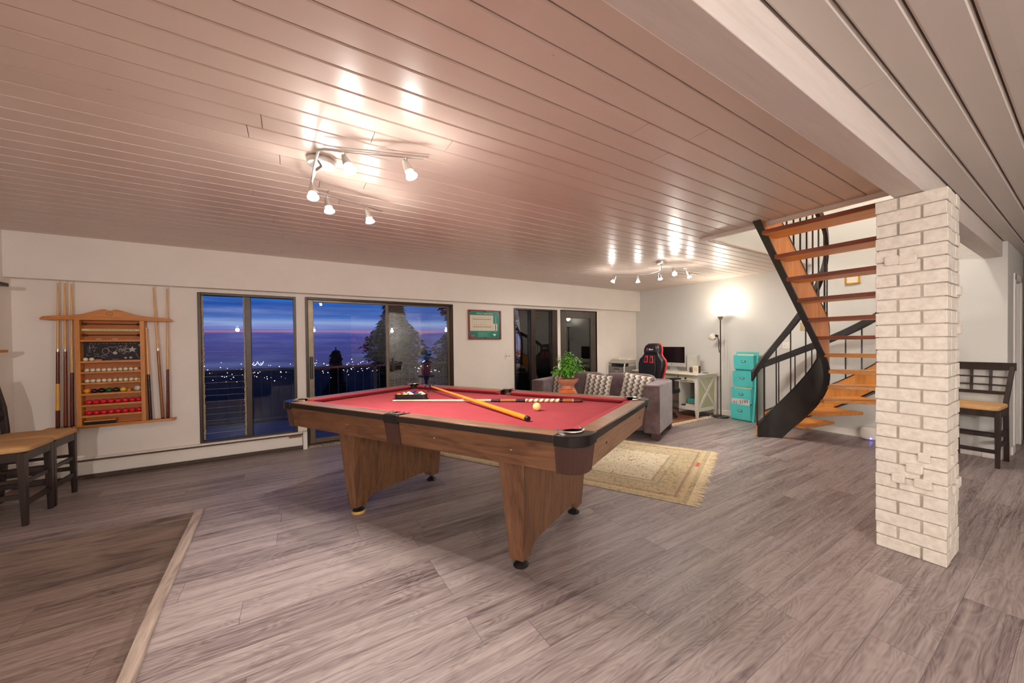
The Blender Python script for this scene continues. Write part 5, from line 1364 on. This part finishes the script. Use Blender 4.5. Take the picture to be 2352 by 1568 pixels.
mb = MB(); mb.prism([(-.075, 1.16), (-.062, 1.185), (-.05, 1.16), (-.062, 1.135)], -.079, -.075, 'xz', T=Tb); mb.build('red_logo', m_gredl, hd_)
mb = MB(); mb.sup((0, .02, .48), (.50, .52, .12), .35, 28, e2=.5); mb.build('seat', m_leath, gc)
for s in (-1, 1):
    mb = MB(); mb.sup((s*.30, .05, .69), (.09, .28, .035), .4, 16, e2=.6); mb.build('armrest', m_black, gc)
    mb = MB(); mb.box((s*.29, .04, .57), (.03, .07, .22)); mb.build('arm_post', m_black, gc, bevel=.004)
mb = MB(); mb.cyl((0, 0, .10), (0, 0, .44), .03, n=16); mb.build('gas_lift', m_blackmetal, gc)
mb = MB()
for i in range(5):
    a = 2*PI*i/5; mb.cyl((0, 0, .11), (.28*math.cos(a), .28*math.sin(a), .075), .025, .018, n=8)
mb.build('base_star', m_black, gc)
for i in range(5):
    a = 2*PI*i/5; c_ = Vector((.28*math.cos(a), .28*math.sin(a), .03)); q = Vector((-math.sin(a), math.cos(a), 0))*.02
    mb = MB(); mb.cyl(c_-q, c_+q, .03, n=14); mb.build('caster', m_black, gc)

# ------------------------------------------------------------------ torchiere floor lamp
fl_ = thing('floor_lamp', 'torchiere floor lamp with glowing white bowl beside the white desk', 'lamp', (6.05, 3.545, 0))
m_lpole = mottled('dark_bronze_pole', rgb(58, 44, 38), .35, .2, metal=.5)
mb = MB(); mb.lathe([(0, 0), (.125, 0), (.128, .008), (.12, .02), (.03, .03), (0, .03)], n=36, close=False); mb.build('base', m_blackmetal, fl_)
mb = MB(); mb.cyl((0, 0, .028), (0, 0, 1.68), .0095, n=12); mb.build('pole', m_lpole, fl_)
m_pewter = mottled('pewter_cup', rgb(150, 130, 106), .4, .1, metal=.4)
mb = MB(); mb.lathe([(0, 1.64), (.012, 1.64), (.022, 1.66), (.045, 1.70), (.048, 1.705), (0, 1.705)], n=24, close=False); mb.build('cup', m_pewter, fl_)
m_bowl = bpy.data.materials.new('glowing_bowl'); m_bowl.use_nodes = True
bn = m_bowl.node_tree.nodes['Principled BSDF']; bn.inputs['Base Color'].default_value = (.9, .88, .82, 1); bn.inputs['Emission Color'].default_value = (1, .97, .86, 1); bn.inputs['Emission Strength'].default_value = .45
mb = MB(); mb.lathe([(.04, 1.703), (.075, 1.712), (.11, 1.735), (.14, 1.77), (.150, 1.80), (.144, 1.80), (.132, 1.772), (.105, 1.742), (.07, 1.72), (.02, 1.712)], n=36, close=False); mb.build('bowl_shade', m_bowl, fl_)
m_bulb = emis('lamp_bulb', (1, .95, .82), 7)
mb = MB(); mb.sup((0, 0, 1.765), (.055, .055, .08), .9, 16); mb.build('bulb', m_bulb, fl_)
lamp('torchiere_light', (6.05, 3.545, 1.90), 3.2, (1, .93, .78), .05)
mb = MB(); mb.tube([(0, 0, 1.10), (0, .02, 1.10), (0, .03, 1.15), (0, .03, 1.30), (0, .055, 1.37)], .007, 8); mb.build('side_arm', m_lpole, fl_)
mb = MB(); mb.cyl((0, .045, 1.375), (0, .085, 1.385), .018, .022, n=12); mb.build('joint', m_lpole, fl_)
mb = MB(); mb.lathe([(.02, 0), (.035, .005), (.055, .04), (.068, .09), (.064, .09), (.05, .042), (.03, .012), (.0, .008)], n=24, close=False, T=TR((0, .095, 1.325), 0, math.radians(-50))); mb.build('small_shade', mottled('opal_glass', rgb(226, 220, 200), .3), fl_)

# ------------------------------------------------------------------ teal wall organiser
og = thing('file_organizer', 'turquoise four-pocket file organiser leaning against the end wall', 'organiser', (6.06, 3.205, 0), -PI/2-.12)
m_tq = mottled('turquoise_paint', rgb(86, 204, 200), .5, .05, 6); 
lean = math.radians(-6.5); To = TR((0, 0, .003), 0, lean)
mb = MB(); mb.b2((-.172, .008, .0), (.205, .02, 1.115), T=To); mb.build('back_board', m_tq, og, bevel=.002)
m_lab = mottled('label_cream', rgb(220, 224, 200), .5)
for k, (zb3, zt3) in enumerate(((.02, .265), (.285, .53), (.55, .79), (.83, 1.06))):
    mb = MB(); dep = .062; w = .165
    mb.add([(-w, .006, zb3), (w, .006, zb3), (w, -dep*.35, zb3), (-w, -dep*.35, zb3), (-w, .006, zt3), (w, .006, zt3), (w, -dep, zt3-.01), (-w, -dep, zt3-.01)], [(0, 1, 2, 3), (3, 2, 6, 7), (0, 3, 7, 4), (1, 2, 6, 5)], T=To)
    o = mb.build('pocket', m_tq, og, smooth=False)
    sm = o.modifiers.new('thick', 'SOLIDIFY'); sm.thickness = .008; sm.offset = 1
    f = .55; yy = -dep*.35-(dep*.65)*f-.0095; zz = zb3+(zt3-zb3)*f
    tl = math.atan2(dep*.65, zt3-zb3)
    Tl = To @ TR((0, yy, zz), 0, tl)
    mb = MB(); mb.b2((-.038, -.004, -.014), (.038, -.001, .014), T=Tl); lb = mb.build('label_holder', m_blackmetal, og, bevel=.002)
    mb = MB(); mb.b2((-.028, -.006, -.007), (.028, -.0035, .008), T=Tl); mb.build('label_card', m_lab, lb)
    if k in (1, 2, 3):
        pass
def paper(label, k, z, w, colr, name='file_folder', tilt=0, x=0):
    T = Matrix.Translation((6.06, 3.205, 0)) @ Matrix.Rotation(-PI/2-.12, 4, 'Z') @ To @ TR((x, -.010, z), 0, 0, tilt)
    o = MB().box((0, 0, 0), (w, .004, .20)).build(name, colr); o.matrix_world = T; tag(o, label, 'folder'); return o
paper('manila folders sticking out of the second pocket from the bottom', 1, .455, .31, mottled('manila', rgb(232, 206, 156), .7))
paper('white papers just showing in the top pocket of the turquoise organiser', 3, .975, .28, m_paper, 'paper_sheaf')
lp = thing('licence_plate', 'white licence plate reading 01-3199 tucked into the bottom pocket', 'licence plate', (0, 0, 0)); 
lp.matrix_world = Matrix.Translation((6.06, 3.205, 0)) @ Matrix.Rotation(-PI/2-.12, 4, 'Z') @ To @ TR((-.01, -.036, .295), math.radians(0), 0, math.radians(-11))
MB().box((0, 0, 0), (.30, .002, .15)).build('plate', mottled('plate_white', rgb(214, 206, 206), .4), lp, bevel=.001)
text('plate_number', '01-3199', .078, m_inkd, lp, Matrix.Translation((0, -.0015, -.005)) @ Matrix.Rotation(PI/2, 4, 'X'))

# small things near the stairs
ns_ = thing('plug_in_night_light', 'round white speaker with a blue indicator on the floor behind the column', 'speaker', (EX-.10, 1.63, 0))
MB().sup((0, 0, .085), (.12, .19, .168), .8, 24, e2=.6).build('body', m_white, ns_)
MB().ball((-.058, -.03, .03), .006, 10).build('indicator', emis('blue_led', (.1, .1, 1), 12), ns_)

# tripod with the photographer's camera, mirrored in the window
tp = thing('camera_tripod', 'black tripod with a camera, mirrored in the dark window glass', 'tripod', (0, -.14, 0))
mb = MB(); mb.cyl((0, 0, .95), (0, 0, 1.20), .016, n=12); mb.build('centre_column', m_black, tp)
mb = MB(); mb.sup((0, 0, 1.19), (.07, .07, .07), .7, 14); mb.build('head', m_black, tp)
for i in range(3):
    a = 2*PI*i/3+.5; d_ = Vector((math.cos(a), math.sin(a), 0))
    mb = MB(); mb.cyl(d_*.03+Vector((0, 0, 1.06)), d_*.19+Vector((0, 0, .55)), .017, n=10); mb.cyl(d_*.19+Vector((0, 0, .56)), d_*.36+Vector((0, 0, .012)), .011, n=10); mb.cyl(d_*.175+Vector((0, 0, .60)), d_*.20+Vector((0, 0, .52)), .023, n=10)
    mb.build('leg', m_black, tp)
cmr = thing('photo_camera', 'black camera on the tripod, visible only as a reflection', 'camera', (0, -.14, 1.225), -yaw)
MB().box((0, 0, .05), (.14, .07, .10)).build('body', m_black, cmr, bevel=.008); MB().cyl((0, .035, .05), (0, .085, .05), .034, n=20).build('lens', m_black, cmr)
# abstract painting on the wall behind the camera (seen in the patio door glass)
m_art, t, b = base('abstract_art', (.5, .1, .1), .5)
v = coord(t); nn = t.noise(v, 3.2, 5, .6, 2.5)
t.put(b.inputs['Base Color'], t.ramp(nn, [(.30, rgb(40, 14, 60)), (.42, rgb(150, 30, 60)), (.5, rgb(230, 110, 40)), (.58, rgb(210, 170, 60)), (.68, rgb(120, 20, 50))]))
ar = thing('wall_hanging', 'colourful abstract hanging on the far wall, mirrored in the sliding door', 'picture', (2.0, FY0+.001, 1.40), PI)
MB().box((0, -.006, 0), (.52, .008, .76)).build('canvas', m_art, ar)
for s in (-1, 1): MB().cyl((-.28, -.012, s*.39), (.28, -.012, s*.39), .014, n=10).build('dowel', m_black, ar)

# ------------------------------------------------------------------ ceiling track lights
LW = (1, .94, .87)
m_spot = emis('halogen_face', (1, .95, .85), 16)
def track_light(name, label, base_xy, bars, spots, power, zb=2.285, aux=(), pre=''):
    o = thing(name, label, 'ceiling light', (base_xy[0], base_xy[1], CZ))
    B = Vector((base_xy[0], base_xy[1], CZ))
    mb = MB(); mb.lathe([(0, 0), (.072, 0), (.075, -.01), (.07, -.035), (.0, -.038)], n=32, close=False); mb.build('canopy', m_nickel, o)
    for bpts in bars:
        mb = MB(); mb.tube([Vector(p)-B for p in bpts], .007, 8); mb.build('bar', m_nickel, o)
    for apts in aux:
        mb = MB(); mb.tube([Vector(p)-B for p in apts], .0035, 6); mb.build('wire_bar', m_nickel, o)
    for i, (x, y, d) in enumerate(spots):
        d = Vector(d).normalized(); top = Vector((x, y, zb))-B
        mb = MB(); mb.cyl(top, top-Vector((0, 0, .04)), .0045, n=8)
        hd = top-Vector((0, 0, .045)); 
        sp = mb.build('spot_stem', m_nickel, o)
        q = d.to_track_quat('Z', 'Y').to_matrix().to_4x4(); T = Matrix.Translation(hd-d*.035) @ q
        mb = MB(); mb.lathe([(.0, 0), (.010, .004), (.017, .03), (.021, .06), (.023, .075), (.0, .075)], n=18, close=False, T=T); h_ = mb.build('spot_head', m_nickel, o)
        mb = MB(); mb.lathe([(.017, .076), (.029, .100), (.031, .104), (.0, .100)], n=18, close=False, T=T); mb.build('bulb_face', m_spot, h_)
        p = B+hd-d*.035+d*.125
        lamp('spot_lamp', p, power*.2, LW, .02); lamp('spot_beam', p, power*1.7, LW, .03, 'SPOT', aim(d), math.radians(150), blend=.6)
    return o
z0 = 2.285
track_light('track_light', 'brushed steel ceiling track light with five spots above the pool table', (.16, 2.49),
    [[(.16, 2.49, 2.33), (.13, 2.45, z0), (.118, 2.60, z0), (.12, 2.73, z0), (.16, 2.80, z0), (.30, 2.845, z0), (.575, 2.935, z0)],
     [(.118, 2.60, z0), (.125, 2.30, z0), (.13, 2.19, z0), (.155, 2.163, z0), (.22, 2.14, z0), (.60, 1.99, z0)]],
    [(.245, 2.13, (.25, -.45, -.85)), (.52, 2.025, (.3, -.35, -.9)), (.119, 2.63, (.05, -.5, -.9)), (.213, 2.82, (.15, -.3, -.95)), (.467, 2.90, (.25, -.15, -.95))], 7.5,
    aux=[[(.156, 2.265, 2.35), (.659, 2.092, 2.35)], [(.17, 2.956, 2.35), (.597, 3.128, 2.35)], [(.40, 2.18, 2.35), (.40, 2.07, z0)], [(.38, 3.04, 2.35), (.36, 2.865, z0)]])
track_light('track_light', 'brushed steel ceiling track light with five spots above the desk', (4.15, 3.25),
    [[(4.15, 3.25, 2.33), (4.2, 3.3, z0), (4.32, 3.42, z0), (4.36, 3.60, z0), (4.28, 3.76, z0), (4.10, 3.88, z0), (3.96, 3.96, z0)],
     [(4.2, 3.3, z0), (4.4, 3.1, z0), (4.6, 3.15, z0)]],
    [(3.98, 3.95, (-.3, .3, -.85)), (4.27, 3.77, (.2, .1, -.95)), (4.36, 3.45, (.5, .2, -.85)), (4.28, 3.16, (-.4, -.6, -.8)), (4.58, 3.15, (.5, -.1, -.9))], 5.5, zb=z0-.0)
# added fill globes behind the camera, mirrored in the glass, and a dome light upstairs over the stair
m_dl = emis('globe_glass', (1, .93, .82), 6)
def fill_globe(label, x, y, power, color=(1, .965, .93), z=1.85):
    o = thing('fill_light', label, 'ceiling light', (x, y, CR))
    mb = MB(); mb.lathe([(0, 0), (.05, 0), (.045, -.02), (0, -.022)], n=24, close=False); mb.build('canopy', m_nickel, o)
    mb = MB(); mb.cyl((0, 0, -.02), (0, 0, z-CR+.05), .003, n=6); mb.build('cord', m_black, o)
    mb = MB(); mb.lathe([(0, .055), (.02, .055), (.03, .03), (.0, .03)], (0, 0, z-CR), n=20, close=False); mb.build('cap', m_nickel, o)
    mb = MB(); mb.ball((0, 0, z-CR), .032, 16); mb.build('globe', m_dl, o)
    lamp('fill_lamp', (x, y, z-.09), power, color, .045)
for x, y, pw, lb in ((.6, -2.6, 46, 'nearest the column'), (4.6, -1.5, 5, 'down the hallway'), (-1.3, -2.6, 100, 'over the sunken corner'), (3.0, -2.6, 12, 'closest to the hanging')):
    fill_globe('added globe fill light behind the camera, the one %s' % lb, x, y, pw)
o = thing('dome_light', 'round dome ceiling light at the top of the stairwell', 'ceiling light', (4.2, 1.5, 5.0))
mb = MB(); mb.lathe([(0, 0), (.17, 0), (.175, -.015), (.0, -.016)], n=32, close=False); mb.build('base', m_nickel, o)
mb = MB(); mb.lathe([(.16, -.016), (.15, -.05), (.10, -.08), (.0, -.095)], n=32, close=False); mb.build('dome', emis('dome_glass', (1, .9, .75), 4), o)
lamp('dome_lamp', (4.2, 1.5, 4.83), 62, (1, .94, .86), .16)
